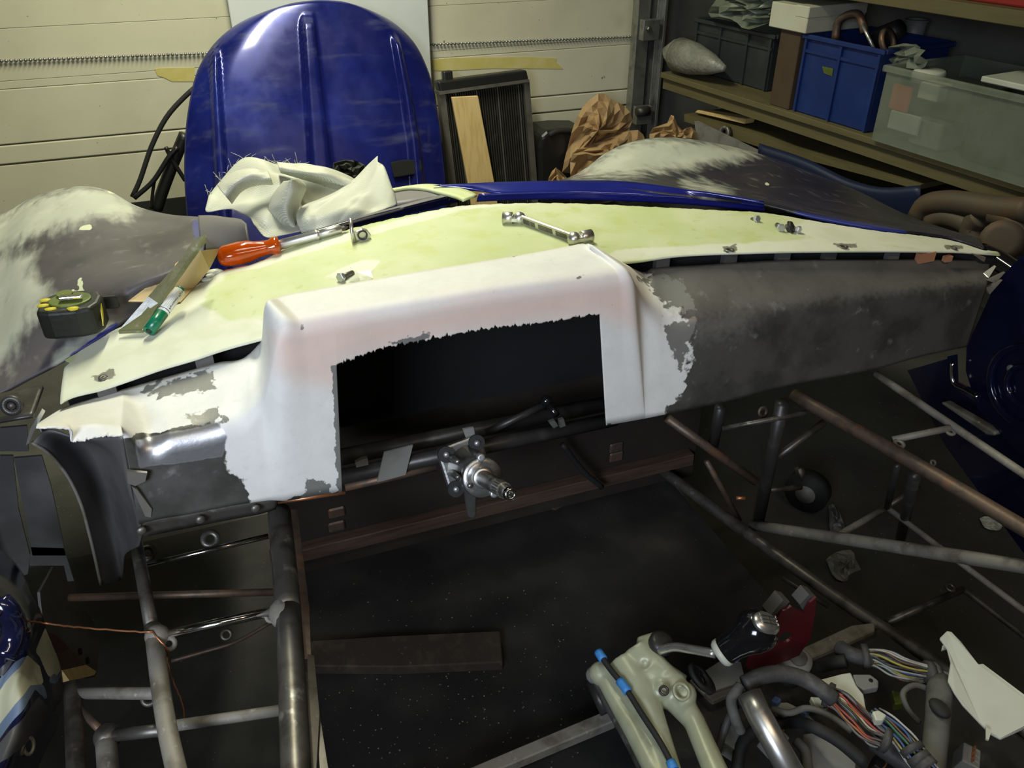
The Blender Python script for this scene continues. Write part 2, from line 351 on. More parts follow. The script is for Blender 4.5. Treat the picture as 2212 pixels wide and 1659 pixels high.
# sectional garage door: each horizontal section board a piece of its own
def dz(px, py): return float(atY(px, py, DY)[2])
zg1, zg2 = dz(700, 253), dz(700, 292)
z19, z05, z03 = dz(180, 181), dz(200, 52), dz(700, 128)
dr = struct('door_1', MB().box((-2.4, DY + .03, FZ), (2.10, DY + .06, 2.4)), g['groove'], base=(0, DY + .03, FZ))
zstrip = dz(0, 471)
MB().box((-2.4, DY - .004, FZ), (2.08, DY + .03, zstrip)).build('dark_floor_strip', g['black_rubber'], dr, smooth=False)  # dark strip added in place of the dark floor below the door
edges = sorted([zstrip, zg2, zg1, z19, z03, z05, z05 + .30, z05 + .62, z05 + .95, 2.35])
for a, b in zip(edges[:-1], edges[1:]):
    ga = .007 if abs(a - zg2) < 1e-6 else (.005 if abs(a - zg1) < 1e-6 else .0012)
    MB().box((-2.4, DY, a + ga), (2.08, DY + .03, b)).build('section_board', g['door_paint'], dr, smooth=False, mods=[BEV(.004 if ga > .002 else .0012, 2)])
# ball chain sagging across the door
cb = MB(); xs = np.linspace(-1.5, 2.02, 226)
pL, pM, pR = atY(0, 133, DY - .012), atY(1000, 95, DY - .012), atY(1368, 79, DY - .012)
kk = np.polyfit([pL[0], atY(415, 115, DY - .012)[0], pM[0], pR[0]], [pL[2], atY(415, 115, DY - .012)[2], pM[2], pR[2]], 2)
for i, x in enumerate(xs):
    z = np.polyval(kk, x); cb.ball((x, DY - .010, z), .0062, n=6)
    if i: cb.tube([(xs[i-1], DY - .010, np.polyval(kk, xs[i-1])), (x, DY - .010, z)], .0022, n=4, caps=False)
tag(cb.build('ball_chain', g['galv']), 'thin grey bead chain slung across the cream garage door', 'chain')
# masking tape on the door
def tape(poly, label):
    mb = MB().prism([atY(x, y, DY - .002) for x, y in poly], (0, .0016, 0))
    tag(mb.build('masking_tape', g['mask_tape'], smooth=False), label, 'tape')
tape([(334,149),(346,147),(420,146),(420,176),(372,176),(355,168),(340,163)], 'short yellow masking tape end on the door left of blue bonnet')
tape([(905,128),(930,129),(980,125),(1060,124),(1140,123),(1202,126),(1201,134),(1217,149),(1140,148),(1060,148),(980,152),(905,154)], 'long yellow masking tape strip on the door above the radiator')
# garage door track on the right
tr = thing('door_track', 'galvanised steel garage door track beside the cream door', 'track', atY(1400, 250, 3.5) * (1, 1, 0) + np.array((0, 0, FZ)))
def tracked(name, x0, x1, Y0, Y1, m, parent=tr, y=120, zlo=FZ, zhi=2.35):
    X0, X1 = atY(x0, y, Y0)[0], atY(x1, y, Y0)[0]
    return MB().box((X0, Y0, zlo), (X1, Y1, zhi)).build(name, m, parent, smooth=False, mods=[BEV(.002, 1)])
tracked('front_flange', 1372, 1398, 3.52, 3.575, g['galv']); tracked('channel', 1398, 1416, 3.545, 3.56, g['dark_steel'])
tracked('rear_flange', 1412, 1428, 3.50, 3.56, g['galv']); tracked('lip', 1428, 1434, 3.47, 3.50, g['galv'])
for y0, y1 in ((40, 84), (225, 262)):
    z1, z0 = atY(1405, y0, 3.5)[2], atY(1405, y1, 3.5)[2]
    b_ = tracked('bracket', 1386, 1420, 3.46, 3.50, g['galv'], zlo=z0, zhi=z1)
    pc = atY(1400, (y0 + y1) / 2, 3.46); MB().lathe([(.012, 0), (.012, .012), (.008, .016)], frame(pc, (0, -1, 0)), 6).build('bolt', g['steel'], b_, smooth=False)
pc = atY(1393, 243, 3.44); MB().tube([pc + (-.03, .02, 0), pc + (.03, .02, 0)], .022, 14).build('roller', g['dark_steel'], tr)
# ================================================================== STUFF LEANING AT THE DOOR
# white board behind the bonnet
x0, x1 = atY(497, 40, 3.57)[0], atY(922, 40, 3.57)[0]
tag(MB().box((x0, 3.54, FZ), (x1, 3.565, 1.75)).build('white_board', g['white_board'], smooth=False, mods=[BEV(.003, 1)]), 'white sheet board standing on end behind the blue bonnet', 'board')
# blue bonnet: domed panel with three raised ribs, leaning on the board
def bon(px, py): return atP(px, py, (0, 3.0, .1), (0, 1, -.46))
BL = spline([(425,640),(408,520),(398,420),(396,330),(404,230),(428,135),(468,76),(528,31),(600,6),(690,-7)], 60)
BR = spline([(990,640),(980,520),(975,420),(967,330),(955,235),(934,145),(900,78),(842,27),(770,1),(690,-7)], 60)
ribs = [([(462,100),(468,230),(474,330),(482,470)], 7), ([(664,44),(676,180),(690,330),(700,470)], 13), ([(856,84),(878,200),(898,320),(912,470)], 7)]
m_, n_ = 60, 131; nb = np.array((0, -1, .46)); nb /= np.linalg.norm(nb)
G = np.zeros((m_, n_, 3))
for i in range(m_):
    for j in range(n_):
        s = j / (n_ - 1); px, py = BL[i] * (1 - s) + BR[i] * s
        e = min(1., min(s, 1 - s) / .16); topd = min(1., (1 - i / (m_ - 1)) / .16)
        h = -.045 * (1 - e) ** 2 - .03 * (1 - topd) ** 2 - .02 * (2*s - 1) ** 2
        for pts, w in ribs:
            P_ = np.array(pts, float); y0 = P_[0, 1]
            if py > y0 - 12:
                xc = np.interp(py, P_[:, 1], P_[:, 0]); w2 = w * (1 + .7 * (py - y0) / 350)
                fade = min(1., max(0., (py - y0 + 12) / 26))
                dd = abs(px - xc) / w2; h += .030 * fade * (1 / (1 + math.exp(min(50., (dd - 1) * 11))))
        G[i, j] = bon(px, py) + nb * h
bn = thing('bonnet', 'glossy dark blue car bonnet with three raised ribs leaning on the door', 'car bonnet', (G[0, 60, 0], G[0, 60, 1], FZ))
mbn = MB().grid(G[:, ::-1] if False else G); o_ = mbn.build('panel', g['blue_bonnet'], bn, mods=[SOL(.004)])
# black plate painted as the dark of a recess, lower right of the bonnet
pl = [bon(*p) + nb * .006 for p in [(842,352),(868,346),(908,347),(912,366),(904,376),(850,385)]]
MB().prism(pl, nb * .008).build('recess_black', g['void_black'], bn, smooth=False, mods=[BEV(.004, 2)])
# legs hold: lower skirt reaching the floor behind the car
Lo = np.linspace(G[0, 8], G[0, -9], 12); Lo2 = Lo.copy(); Lo2[:, 2] = FZ; Lo2[:, 1] -= .1
MB().grid(np.stack((Lo, Lo2))).build('lower_skirt', g['blue_bonnet'], bn, mods=[SOL(.004)])
# black bent rods left of the bonnet
def rods(name, label, cat, paths, m):
    t = thing(name, label, cat, paths[0][1][0] * (1, 1, 0) + np.array((0, 0, FZ)))
    for pn, pts, r in paths: MB().tube(spline(pts, 18), r, 8).build(pn, m, t)
    return t
Yr = 3.35
rods('bent_hose', 'thin black hose arching up behind the blue bonnet', 'hose', [('hose', [atY(x, y, Yr) for x, y in [(286,425),(300,395),(330,310),(362,250),(400,208),(420,190)]], .009)], g['black_rubber'])
rods('wiper_linkage', 'black metal linkage arms propped behind left wheel arch', 'linkage',
     [('main_arm', [atY(x, y, Yr - .03) for x, y in [(338,452),(352,410),(375,350),(400,290)]], .022),
      ('cross_arm', [atY(x, y, Yr - .06) for x, y in [(290,428),(330,392),(368,335),(384,318)]], .009),
      ('thin_arm', [atY(x, y, Yr - .05) for x, y in [(326,450),(332,400),(336,380)]], .006),
      ('short_arm', [atY(x, y, Yr - .05) for x, y in [(358,318),(372,345),(400,390)]], .008)], g['black_plastic'])
# radiator
RY = 3.42
def rad(px, py, dy=0.): return atP(px, py, (0, RY - dy, .5), (0, 1, -.12))
rd = thing('radiator', 'old car radiator with black top tank leaning on the door', 'radiator', rad(1060, 390) * (1, 1, 0) + np.array((0, 0, FZ)))
dn = np.array((0, -1, .12))
def radquad(name, poly, m, off, th, mods=None, parent=rd): return MB().prism([rad(*p, dy=off) for p in poly], dn * -th).build(name, m, parent, smooth=False, mods=mods)
radquad('top_tank', [(945,176),(1138,151),(1143,173),(952,200)], g['black_plastic'], .05, .07, [BEV(.008, 2)])
radquad('crimp_strip', [(948,198),(1143,171),(1144,177),(950,205)], g['rad_side'], .055, .08)
radquad('side_plate', [(950,205),(962,203),(986,400),(1000,640),(984,640),(970,400)], g['rad_side'], .04, .05)
radquad('side_plate', [(1132,180),(1144,177),(1161,400),(1172,640),(1158,640),(1149,400)], g['rad_side'], .04, .05)
radquad('core_back', [(962,203),(1132,180),(1149,400),(1158,640),(1000,640),(986,400)], g['rad_core'], .0, .03)
nf = 34
for k in range(nf):
    s = (k + .5) / nf; a = np.array((962,203.)) * (1-s) + np.array((1132,180.)) * s; b = np.array((986,400.)) * (1-s) + np.array((1149,400.)) * s; c = b + (b - a) * 1.2
    radquad('core_tube', [(a[0]-1.3, a[1]+2), (a[0]+1.3, a[1]+2), (c[0]+1.3, c[1]), (c[0]-1.3, c[1])], g['rad_side'] if k % 9 == 4 else g['rad_core'], .02, .02)
radquad('filler_neck', [(958,155),(978,152),(980,178),(960,180)], g['black_plastic'], .03, .04, [BEV(.006, 2)])
# wooden board leaning on the radiator
tag(MB().prism([rad(*p, dy=.075) for p in [(976,210),(1033,207),(1069,398),(1105,640),(1048,640),(1012,400)]], dn * -.018).build('wooden_board', g['fresh_wood'], smooth=False, mods=[BEV(.0025, 1)]), 'pale yellow wooden board leaning against the radiator', 'board')
# black plastic canister behind the paper
cn = thing('canister', 'squat black plastic canister between radiator and brown paper', 'canister', atY(1210, 400, 3.40) * (1, 1, 0) + np.array((0, 0, FZ)))
pts = [(1164,320),(1168,295),(1182,283),(1215,279),(1262,279),(1290,300),(1296,400),(1290,560),(1172,560),(1164,400)]
MB().prism([atY(x, y, 3.33) for x, y in pts], (0, .18, 0)).build('body', g['black_plastic'], cn, smooth=False, mods=[BEV(.02, 3)])
MB().tube(spline([atY(x, y, 3.33) for x, y in [(1186,292),(1200,284),(1235,283),(1262,292)]], 12), .012, 8).build('handle', g['black_rubber'], cn)
MB().box(tuple(atY(1174, 560, 3.34)), tuple(atY(1285, 640, 3.34) + np.array((0, .15, 0)) * 1.) if False else tuple(np.array((atY(1285, 560, 3.34)[0], 3.5, FZ)))).build('base', g['black_plastic'], cn, smooth=False)
# crumpled brown paper
def crumple(poly, n, seed, amp, Yb, lean):
    poly = np.array(poly, float); c = poly.mean(0); r_ = random.Random(seed)
    rings = [1, .82, .62, .42, .22]; V = []; P_ = spline(np.vstack((poly, poly[:1])), n + 1)[:-1]
    for ri, f in enumerate(rings):
        for k in range(n):
            q = c + (P_[k] - c) * f; d = lean * (1 - f) + r_.uniform(-amp, amp) * (.6 if ri == 0 else 1)
            V.append(atY(q[0] + r_.uniform(-3, 3) * (ri > 0), q[1] + r_.uniform(-3, 3) * (ri > 0), Yb - d))
    V.append(atY(c[0], c[1], Yb - lean)); Fc = []
    for ri in range(len(rings) - 1):
        for k in range(n):
            a, b = ri*n+k, ri*n+(k+1) % n; Fc += [(a, b, b+n), (a, b+n, a+n)]
    Fc += [((len(rings)-1)*n+k, (len(rings)-1)*n+(k+1) % n, len(V)-1) for k in range(n)]
    return V, Fc
pp = thing('paper_bag', 'tall crumpled brown paper bag standing by the door track', 'paper', atY(1290, 400, 3.2) * (1, 1, 0) + np.array((0, 0, FZ)))
V, Fc = crumple([(1214,372),(1226,320),(1240,270),(1262,228),(1302,200),(1318,212),(1336,222),(1358,238),(1366,262),(1352,285),(1325,300),(1290,318),(1262,335),(1245,372)], 26, 3, .035, 3.30, .10)
mk('upper_sheet', V, Fc, g['kraft'], pp, smooth=False, mods=[SOL(.0012)])
V, Fc = crumple([(1232,350),(1240,326),(1262,318),(1310,300),(1352,284),(1382,282),(1393,300),(1392,350),(1360,420),(1240,430)], 24, 8, .04, 3.24, .12)
mk('lower_sheet', V, Fc, g['kraft'], pp, smooth=False, mods=[SOL(.0012)])
V, Fc = crumple([(1185,385),(1200,362),(1216,376),(1228,388),(1225,420),(1185,420)], 12, 5, .02, 3.12, .05)
mk('torn_corner', V, Fc, g['kraft'], pp, smooth=False, mods=[SOL(.0012)])
V, Fc = crumple([(1403,290),(1412,275),(1440,268),(1452,245),(1462,268),(1478,285),(1486,272),(1502,282),(1514,312),(1500,380),(1410,380)], 22, 13, .03, 3.0, .08)
o_ = mk('paper_sheet', V, Fc, g['kraft'], None, smooth=False, mods=[SOL(.0012)]); tag(o_, 'pointed crumpled brown paper sheet under the shelf edge', 'paper')
# ================================================================== CAR FRONT BODY (wheel arches, screen lip)
body = thing('car_front_body', 'front body shell of a car with sanded primer wheel arches', 'car body', (.5, 1.6, FZ))
def Yc(pts): return [atY(x, y, Y) for x, y, Y in pts]
# left arch: rows from the far hidden side over the crest to the scuttle edge
La = [Yc([(-260,640,2.05),(-120,600,2.05),(0,560,2.05),(120,520,2.05),(230,520,2.05),(330,520,2.02),(430,540,1.98),(470,560,1.9)]),
      Yc([(-260,560,1.88),(-120,510,1.9),(0,468,1.9),(90,432,1.9),(200,425,1.9),(300,462,1.86),(400,482,1.80),(470,490,1.75)]),
      Yc([(-240,600,1.66),(-130,545,1.70),(0,491,1.72),(80,432,1.74),(170,404,1.74),(232,412,1.72),(292,444,1.68),(352,461,1.62),(440,469,1.52)]),
      Yc([(-240,680,1.50),(-130,620,1.53),(-20,560,1.55),(60,492,1.57),(150,455,1.57),(230,458,1.55),(300,480,1.52),(370,492,1.46),(445,496,1.38)]),
      Yc([(-240,780,1.34),(-130,720,1.36),(-20,660,1.36),(60,585,1.37),(150,545,1.37),(230,540,1.35),(300,545,1.32),(370,548,1.26),(440,520,1.28)]),
      Yc([(-240,860,1.2),(-130,820,1.2),(-20,760,1.19),(60,690,1.19),(140,650,1.19),(220,625,1.18),(300,605,1.17),(360,590,1.17),(436,548,1.20)]),
      [atS(-150,880), atS(-80,868), atS(-10,850), atS(60,815), atS(120,785), atS(190,745), atS(255,705), atS(345,640), atS(430,575)]]
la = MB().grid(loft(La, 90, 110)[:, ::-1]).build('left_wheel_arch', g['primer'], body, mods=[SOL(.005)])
paint(la, 'dusty', [([(60,430),(170,400),(260,412),(300,440),(290,470),(200,475),(90,500),(20,540),(-60,560),(-60,500)], 26), ([(-30,560),(60,540),(80,600),(120,640),(60,700),(20,790),(-60,800)], 30), ([(120,770),(200,700),(240,700),(120,800)], 16)])
paint(la, 'spot', [([(172,490),(196,483),(198,498),(172,496)], 3), ([(166,600),(176,600),(182,630),(172,634)], 3), ([(150,625),(178,630),(176,638),(150,634)], 2.5), ([(232,412),(252,412),(248,418),(236,418)], 2.5)])
paint(la, 'blue', [([(100,810),(180,745),(250,695),(262,690),(240,735),(110,835)], 10), ([(415,478),(450,470),(445,540),(425,545)], 8)])
sk = loft(La, 90, 110)[:, 0]; sk2 = sk.copy(); sk2[:, 2] = .12; sk2[:, 0] -= .03
MB().grid(np.stack((sk2, sk))).build('arch_skirt', g['primer'], body, mods=[SOL(.005)])
# lower rolled end of the left arch and its dark return with a bolt
Lr = [[atS(-150,880), atS(-60,866), atS(0,856), atS(60,842), atS(95,838)], Yc([(-150,950,.97),(-60,930,.97),(0,915,.96),(40,908,.95),(72,903,.95)])]
MB().grid(loft(Lr, 8, 24)).build('arch_return', g['dark_steel'], body, mods=[SOL(.004)])
cbolt = atY(26, 876, .955); MB().ring(cbolt, (-.2, -1, .3), .012, .006, .006).lathe([(.006, 0), (.004, .004)], frame(cbolt, (-.2, -1, .3)), 8).build('hole_boss', g['dark_steel'], body)
# right arch
Ra = [Yc([(1230,470,2.25),(1320,430,2.25),(1420,400,2.22),(1560,410,2.15),(1700,440,1.95),(1850,485,1.72),(2000,545,1.46),(2110,585,1.18)]),
      Yc([(1235,400,2.08),(1300,352,2.08),(1380,320,2.05),(1480,314,2.0),(1640,346,1.86),(1800,404,1.72),(1960,478,1.48),(2110,526,1.18)]),
      Yc([(1215,392,1.92),(1268,374,1.93),(1300,345,1.94),(1345,322,1.92),(1420,308,1.88),(1520,318,1.82),(1640,344,1.74),(1750,382,1.66),(1850,418,1.58),(1950,466,1.44),(2050,502,1.28),(2116,522,1.14)]),
      Yc([(1215,394,1.75),(1300,384,1.75),(1380,366,1.74),(1480,368,1.70),(1600,385,1.62),(1720,412,1.52),(1840,446,1.42),(1960,486,1.28),(2060,514,1.18),(2120,530,1.06)]),
      Yc([(1215,398,1.58),(1300,396,1.57),(1400,398,1.54),(1500,408,1.5),(1620,424,1.42),(1740,448,1.34),(1860,474,1.26),(1980,500,1.16),(2060,518,1.1),(2122,536,1.02)]),
      [atS(1240,404,.004), atS(1340,412,.004), atS(1450,424,.004), atS(1560,436,.004), atS(1650,446,.004), atS(1762,474), atS(1900,499), atS(2000,510), atS(2060,520), atS(2124,541)]]
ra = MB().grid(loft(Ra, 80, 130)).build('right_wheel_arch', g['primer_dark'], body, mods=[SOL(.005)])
paint(ra, 'dusty', [([(1240,385),(1290,345),(1345,315),(1420,300),(1540,312),(1640,335),(1590,350),(1500,365),(1400,378),(1330,388)], 22), ([(1470,395),(1540,400),(1580,420),(1540,425),(1480,410)], 16)])
paint(ra, 'spot', [([(1654,398),(1662,400),(1660,408),(1652,404)], 2.5)])
paint(ra, 'blue', [([(1655,452),(1760,470),(1880,490),(1960,505),(1960,512),(1880,500),(1760,480),(1655,464)], 5)])
# blue screen lip and bay rails
def strip(name, a, b, m, fa=atS, th=.004, n=40, rows=5, bulge=0., parent=body, da=0., db=0.):
    A = [atS(x, y, da) for x, y in a]; B = [atS(x, y, db) for x, y in b]
    Gd = loft([A, B], rows, n)
    for i in range(rows): Gd[i, :, 2] += bulge * math.sin(math.pi * i / (rows - 1))
    return MB().grid(Gd).build(name, m, parent, mods=[SOL(th)])
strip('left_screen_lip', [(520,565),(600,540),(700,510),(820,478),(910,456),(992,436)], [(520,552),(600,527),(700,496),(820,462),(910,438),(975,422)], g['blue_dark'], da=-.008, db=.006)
strip('left_lip_top', [(520,552),(600,527),(700,496),(820,462),(910,438),(975,422)], [(520,548),(600,523),(700,491),(820,456),(910,431),(970,417)], g['grey_panel'], da=.006, db=.007)
strip('corner_strip', [(845,412),(880,406),(920,402),(960,405),(1010,415),(1030,425)], [(850,415),(882,410),(915,412),(948,420),(985,430),(1000,436)], g['green_glass'], da=.006, db=.006)
strip('bay_gusset', [(850,415),(882,410),(915,412),(948,420),(972,428)], [(858,447),(890,442),(915,436),(940,430),(972,428)], g['grey_panel'], da=.002, db=0.)
strip('right_screen_lip', [(1030,436),(1100,433),(1200,431),(1320,434),(1450,440),(1560,449),(1652,459)], [(1036,424),(1100,421),(1200,417),(1320,419),(1450,426),(1560,435),(1648,447)], g['blue_gloss'], da=-.008, db=.004, bulge=.003)
strip('bay_side_rail', [(1000,411),(1100,418),(1200,415),(1320,417),(1450,424),(1560,433),(1650,445)], [(935,400),(1050,394),(1150,391),(1250,390),(1340,391),(1450,404),(1560,424),(1650,440)], g['blue_gloss'], da=.004, db=.015)
strip('bay_left_return', [(430,470),(460,470),(490,474),(520,478),(534,488)], [(440,556),(470,552),(500,548),(530,548),(545,548)], g['grey_panel'], da=.03, db=.0, bulge=.01, rows=8)
# ================================================================== SCUTTLE PANEL (green fibreglass)
scu = thing('scuttle_panel', 'pale green fibreglass scuttle panel with white filler edges', 'car panel', (.5, 1.05, .74))
near = [(85,868),(119,871),(150,855),(219,837),(276,818),(345,794),(423,771),(470,755),(560,730),(700,700),(900,655),(1100,605),(1230,572),(1307,562),(1354,563),(1465,549),(1630,542),(1836,539),(2000,540),(2083,542),(2129,546)]
far = [(88,858),(100,820),(114,797),(177,757),(253,712),(330,680),(392,645),(420,618),(468,590),(560,567),(599,546),(685,517),(739,501),(829,478),(900,463),(990,447),(1100,441),(1250,441),(1400,448),(1560,456),(1650,461),(1760,479),(1900,501),(2000,512),(2060,522),(2124,542)]
nS = spline([atS(*p) for p in near], 320); fS = spline([atS(*p) for p in far], 320)
xk = np.linspace(-.215, 1.215, 320)
def byx(A): i = np.argsort(A[:, 0]); return np.interp(xk, A[i, 0], A[i, 1])
ny, fy = byx(nS), byx(fS); fy = np.maximum(fy, ny + .004)
Gs = np.zeros((50, 320, 3))
for j in range(320):
    for i in range(50):
        t = i / 49; y = ny[j] * (1-t) + fy[j] * t
        if i == 49: y += .0022 * noise1(j * .55, 2)
        dm = (1 - t) ** 6
        Gs[i, j] = (xk[j], y, zS(xk[j]) - .004 * dm)
sp = MB().grid(Gs).build('panel', g['green_glass'], scu, mods=[SOL(.0022, 0)])
paint(sp, 'filler', [([(60,880),(240,690),(430,560),(500,580),(430,660),(500,690),(610,690),(600,760),(300,840),(90,900)], 26), ([(450,600),(700,520),(1000,440),(1200,438),(1000,455),(720,530),(560,580)], 9),
                     ([(1290,570),(1330,540),(1470,532),(1650,522),(1800,515),(2140,560),(1836,545),(1630,548),(1460,556)], 12), ([(1750,470),(2140,530),(2140,560),(1800,520),(1700,500)], 22), ([(700,600),(780,562),(820,565),(800,590),(760,612)], 8)])
paint(sp, 'dirt', [([(200,815),(246,796),(252,812),(215,828)], 9), ([(1560,534),(1590,530),(1590,544),(1565,546)], 7), ([(1800,526),(1850,528),(1850,536),(1810,536)], 6), ([(2040,530),(2080,530),(2080,540),(2045,540)], 8), ([(85,835),(140,780),(150,785),(95,850)], 7)])
for x, y in ((225,815),(1576,540),(1822,533),(2058,536),(903,467)):
    c = atS(x, y, .0); MB().ring(c, (0, 0, 1), .007, .003, .0012, 14).build('fixing_washer', g['steel'], scu)
# dark upstand below the near edge (scuttle frame) with little clips in the gap
up = MB(); Up = np.zeros((2, 320, 3))
for j in range(320): Up[0, j] = (xk[j], min(ny[j] + .040, fy[j] - .001), zS(xk[j]) - .003); Up[1, j] = (xk[j], min(ny[j] + .046, fy[j] + .004), zS(xk[j]) - .06)
up.grid(Up).build('upstand', g['void_black'], scu, mods=[SOL(.003)])
for x, y in ((232,843),(441,775),(1428,566),(1574,556),(1690,549),(1790,548),(1926,549)):
    c = atS(x, y, -.014); MB().box((-.011, -.006, -.01), (.011, .004, .008), frame(c, (0, 0, 1))).build('clip', g['grey_panel'], scu, smooth=False)
c = atS(1998, 553, -.012); MB().box((-.016, -.006, -.009), (.016, .004, .007), frame(c, (0, 0, 1))).build('copper_shim', g['copper_bright'], scu, smooth=False)
c = atS(2046, 556, -.012); MB().box((-.007, -.005, -.006), (.007, .003, .003), frame(c, (0, 0, 1))).build('copper_shim', g['copper_bright'], scu, smooth=False)
# ================================================================== DASHBOARD
dash = thing('dashboard', 'car dashboard shell of bare steel and white filler with instrument hood', 'dashboard', (.5, .86, .60))
def stn(B, Cc, D, hood=0, Yb=.851, Yk=.866):
    b = atZ(B[0], B[1], .872) if hood else atS(B[0], B[1] + 5, -.020)
    c = atY(Cc[0], Cc[1], .845 if hood else Yk); d = atY(D[0], D[1], Yb); return np.stack((b, c, d))
def onleg(st, E):                                                   # same column as a leg, cut off at the height of pixel E
    z = atY(E[0], E[1], .851)[2]; t = (st[1][2] - z) / (st[1][2] - st[2][2]); r = st.copy(); r[2] = st[1] + (st[2] - st[1]) * t; return r
def seamfrac(st, E, r):
    e = onleg(st, E)[2]; l2 = np.linalg.norm(st[2] - st[1]); return (np.linalg.norm(e - st[1]) - r) / (l2 - r)
def dashpatch(name, sts, rads, ns, jagD=0., seed=0, knots=None, frac=None):
    S = np.stack(sts); k = np.arange(len(sts)) if knots is None else np.array(knots, float)
    q = np.linspace(k[0], k[-1], ns); R = hermite(k, S, q); rr = np.interp(q, k, rads)
    rows = []; rj = random.Random(seed)
    for i in range(ns):
        b, c, d = R[i]; l1, l2 = np.linalg.norm(b - c), np.linalg.norm(d - c)
        r1, r2 = min(rr[i], .45*l1), min(rr[i], .45*l2)
        p, s = c + (b - c) / l1 * r1, c + (d - c) / l2 * r2
        jz = 0. if not jagD or i in (0, ns - 1) else (jagD * (noise1(i * .37, seed) * .8 + rj.uniform(-.35, .35) + (1.1 if rj.random() < .06 else 0)))
        row = [b + np.array((0, .003, -.014))] + list(b + (p - b) * t for t in np.linspace(0, 1, 14)) 
        row += [(1-t)**2 * p + 2*t*(1-t) * c + t*t * s for t in np.linspace(0, 1, 9)[1:]]
        if frac is None: row += [s + (d - s) * t + np.array((0, 0, jz * t ** 10)) for t in np.linspace(0, 1, 21)[1:]]
        else: row += [s + (d - s) * t for t in list(np.linspace(0, frac, 21)[1:]) + list(np.linspace(frac, 1, 15)[1:])]
        rows.append(row)
    DS.grid(np.array(rows))
DS = MB()
dashpatch('left_top', [stn((81,912),(80,919),(78,924)), stn((125,884),(135,916),(150,928)), stn((150,873),(160,922),(158,955)), stn((188,860),(210,918),(215,944)), stn((266,837),(262,922),(266,942))], [.01,.01,.008,.006,.004], 70, .002, 3)
dashpatch('left_wing', [stn((266,837),(262,922),(300,1132)), stn((285,832),(300,955),(325,1125)), stn((345,815),(370,945),(400,1112)), stn((470,780),(480,920),(501,1092)), stn((538,762),(540,890),(565,1082)), stn((562,735),(568,850),(582,1080)),
    stn((572,664),(602,716),(625,1080),1), stn((600,644),(659,697),(690,1068),1), stn((640,634),(722,684),(739,1062),1)], [.004,.02,.02,.02,.02,.02,.018,.018,.018], 230, 0, 0, [0,.2,.8,2,2.8,3.1,3.6,4.2,4.8], seamfrac(stn((640,634),(722,684),(739,1062),1), (733,782), .018))
dashpatch('hood_bridge', [onleg(stn((640,634),(722,684),(739,1062),1), (733,782)), stn((829,601),(829,666),(829,751),1), stn((940,582),(940,648),(938,730),1), stn((1060,563),(1060,628),(1060,708),1), stn((1160,546),(1180,612),(1163,698),1), onleg(stn((1235,532),(1290,598),(1309,918),1), (1278,676))], [.018]*6, 230, .003, 1)
dashpatch('right_wing', [stn((1235,532),(1290,598),(1309,918),1), stn((1262,528),(1335,592),(1350,911),1), stn((1292,537),(1364,590),(1389,904),1), stn((1376,580),(1382,640),(1395,903)), stn((1410,575),(1430,690),(1425,897)), stn((1506,569),(1518,687),(1547,872)),
    stn((1671,559),(1671,670),(1712,831)), stn((1877,557),(1877,643),(1895,796)), stn((2040,557),(2001,629),(2001,767)), stn((2137,559),(2133,613),(2087,749))], [.018,.018,.016,.018,.03,.03,.028,.028,.028,.02], 330, 0, 0, [0,.3,.6,.85,1.15,1.7,2.7,3.9,4.7,5.2], seamfrac(stn((1235,532),(1290,598),(1309,918),1), (1278,676), .018))
WHITE = [([(1370,580),(1420,600),(1470,650),(1500,720),(1480,790),(1465,870),(1400,925),(1360,900),(1360,700)], 42), ([(560,640),(760,600),(1250,520),(1290,530),(1375,575),(1395,640),(1425,700),(1430,780),(1420,850),(1400,912),(1300,925),(1280,690),(1000,730),(735,790),(745,1070),(640,1075),(560,1100),(500,1010),(460,910),(490,860),(540,780)], 24),
         ([(60,910),(130,880),(270,838),(480,780),(560,760),(560,870),(470,905),(360,930),(290,942),(60,960)], 10), ([(480,900),(600,880),(600,1075),(560,1075),(520,1000)], 40)]
bm = bmesh.new(); bv = [bm.verts.new(v) for v in DS.V]
for f in DS.F:
    try: bm.faces.new([bv[i] for i in f])
    except ValueError: pass
bmesh.ops.remove_doubles(bm, verts=bm.verts, dist=.0003); bm.verts.index_update()
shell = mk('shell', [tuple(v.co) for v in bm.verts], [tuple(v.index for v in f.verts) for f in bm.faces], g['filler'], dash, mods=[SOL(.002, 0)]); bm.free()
for o_ in (shell,):
    paint(o_, 'white', WHITE)
    paint(o_, 'dust', [([(1400,575),(1520,565),(1700,556),(2000,552),(2150,560),(2130,612),(2000,626),(1877,640),(1671,667),(1520,684),(1450,680)], 16), ([(1500,690),(1640,660),(1600,720),(1500,740)], 30)])  # dust speckle, plus painted light lifting the dash top from its face
    paint(o_, 'pink', [([(598,730),(660,706),(1000,645),(1350,600),(1372,640),(1372,700),(1290,680),(1000,720),(740,775),(715,830),(640,820),(605,790)], 46)])
    paint(o_, 'bare', [([(716,790),(740,780),(748,1070),(728,1070),(722,900)], 6), ([(840,735),(930,715),(935,735),(840,750)], 9), ([(640,700),(660,700),(655,715)], 7), ([(400,900),(470,880),(490,905),(420,925)], 14), ([(660,1030),(740,1060),(650,1080)], 14), ([(1290,730),(1300,860),(1290,870)], 8),
                       ([(1380,600),(1470,600),(1500,670),(1440,660)], 16), ([(300,840),(450,800),(470,840),(340,860)], 15), ([(1430,700),(1500,690),(1470,800)], 14), ([(1240,600),(1260,595),(1250,605)], 4)])
    paint(o_, 'bright', [([(290,950),(470,915),(490,940),(480,985),(300,1010)], 14)])
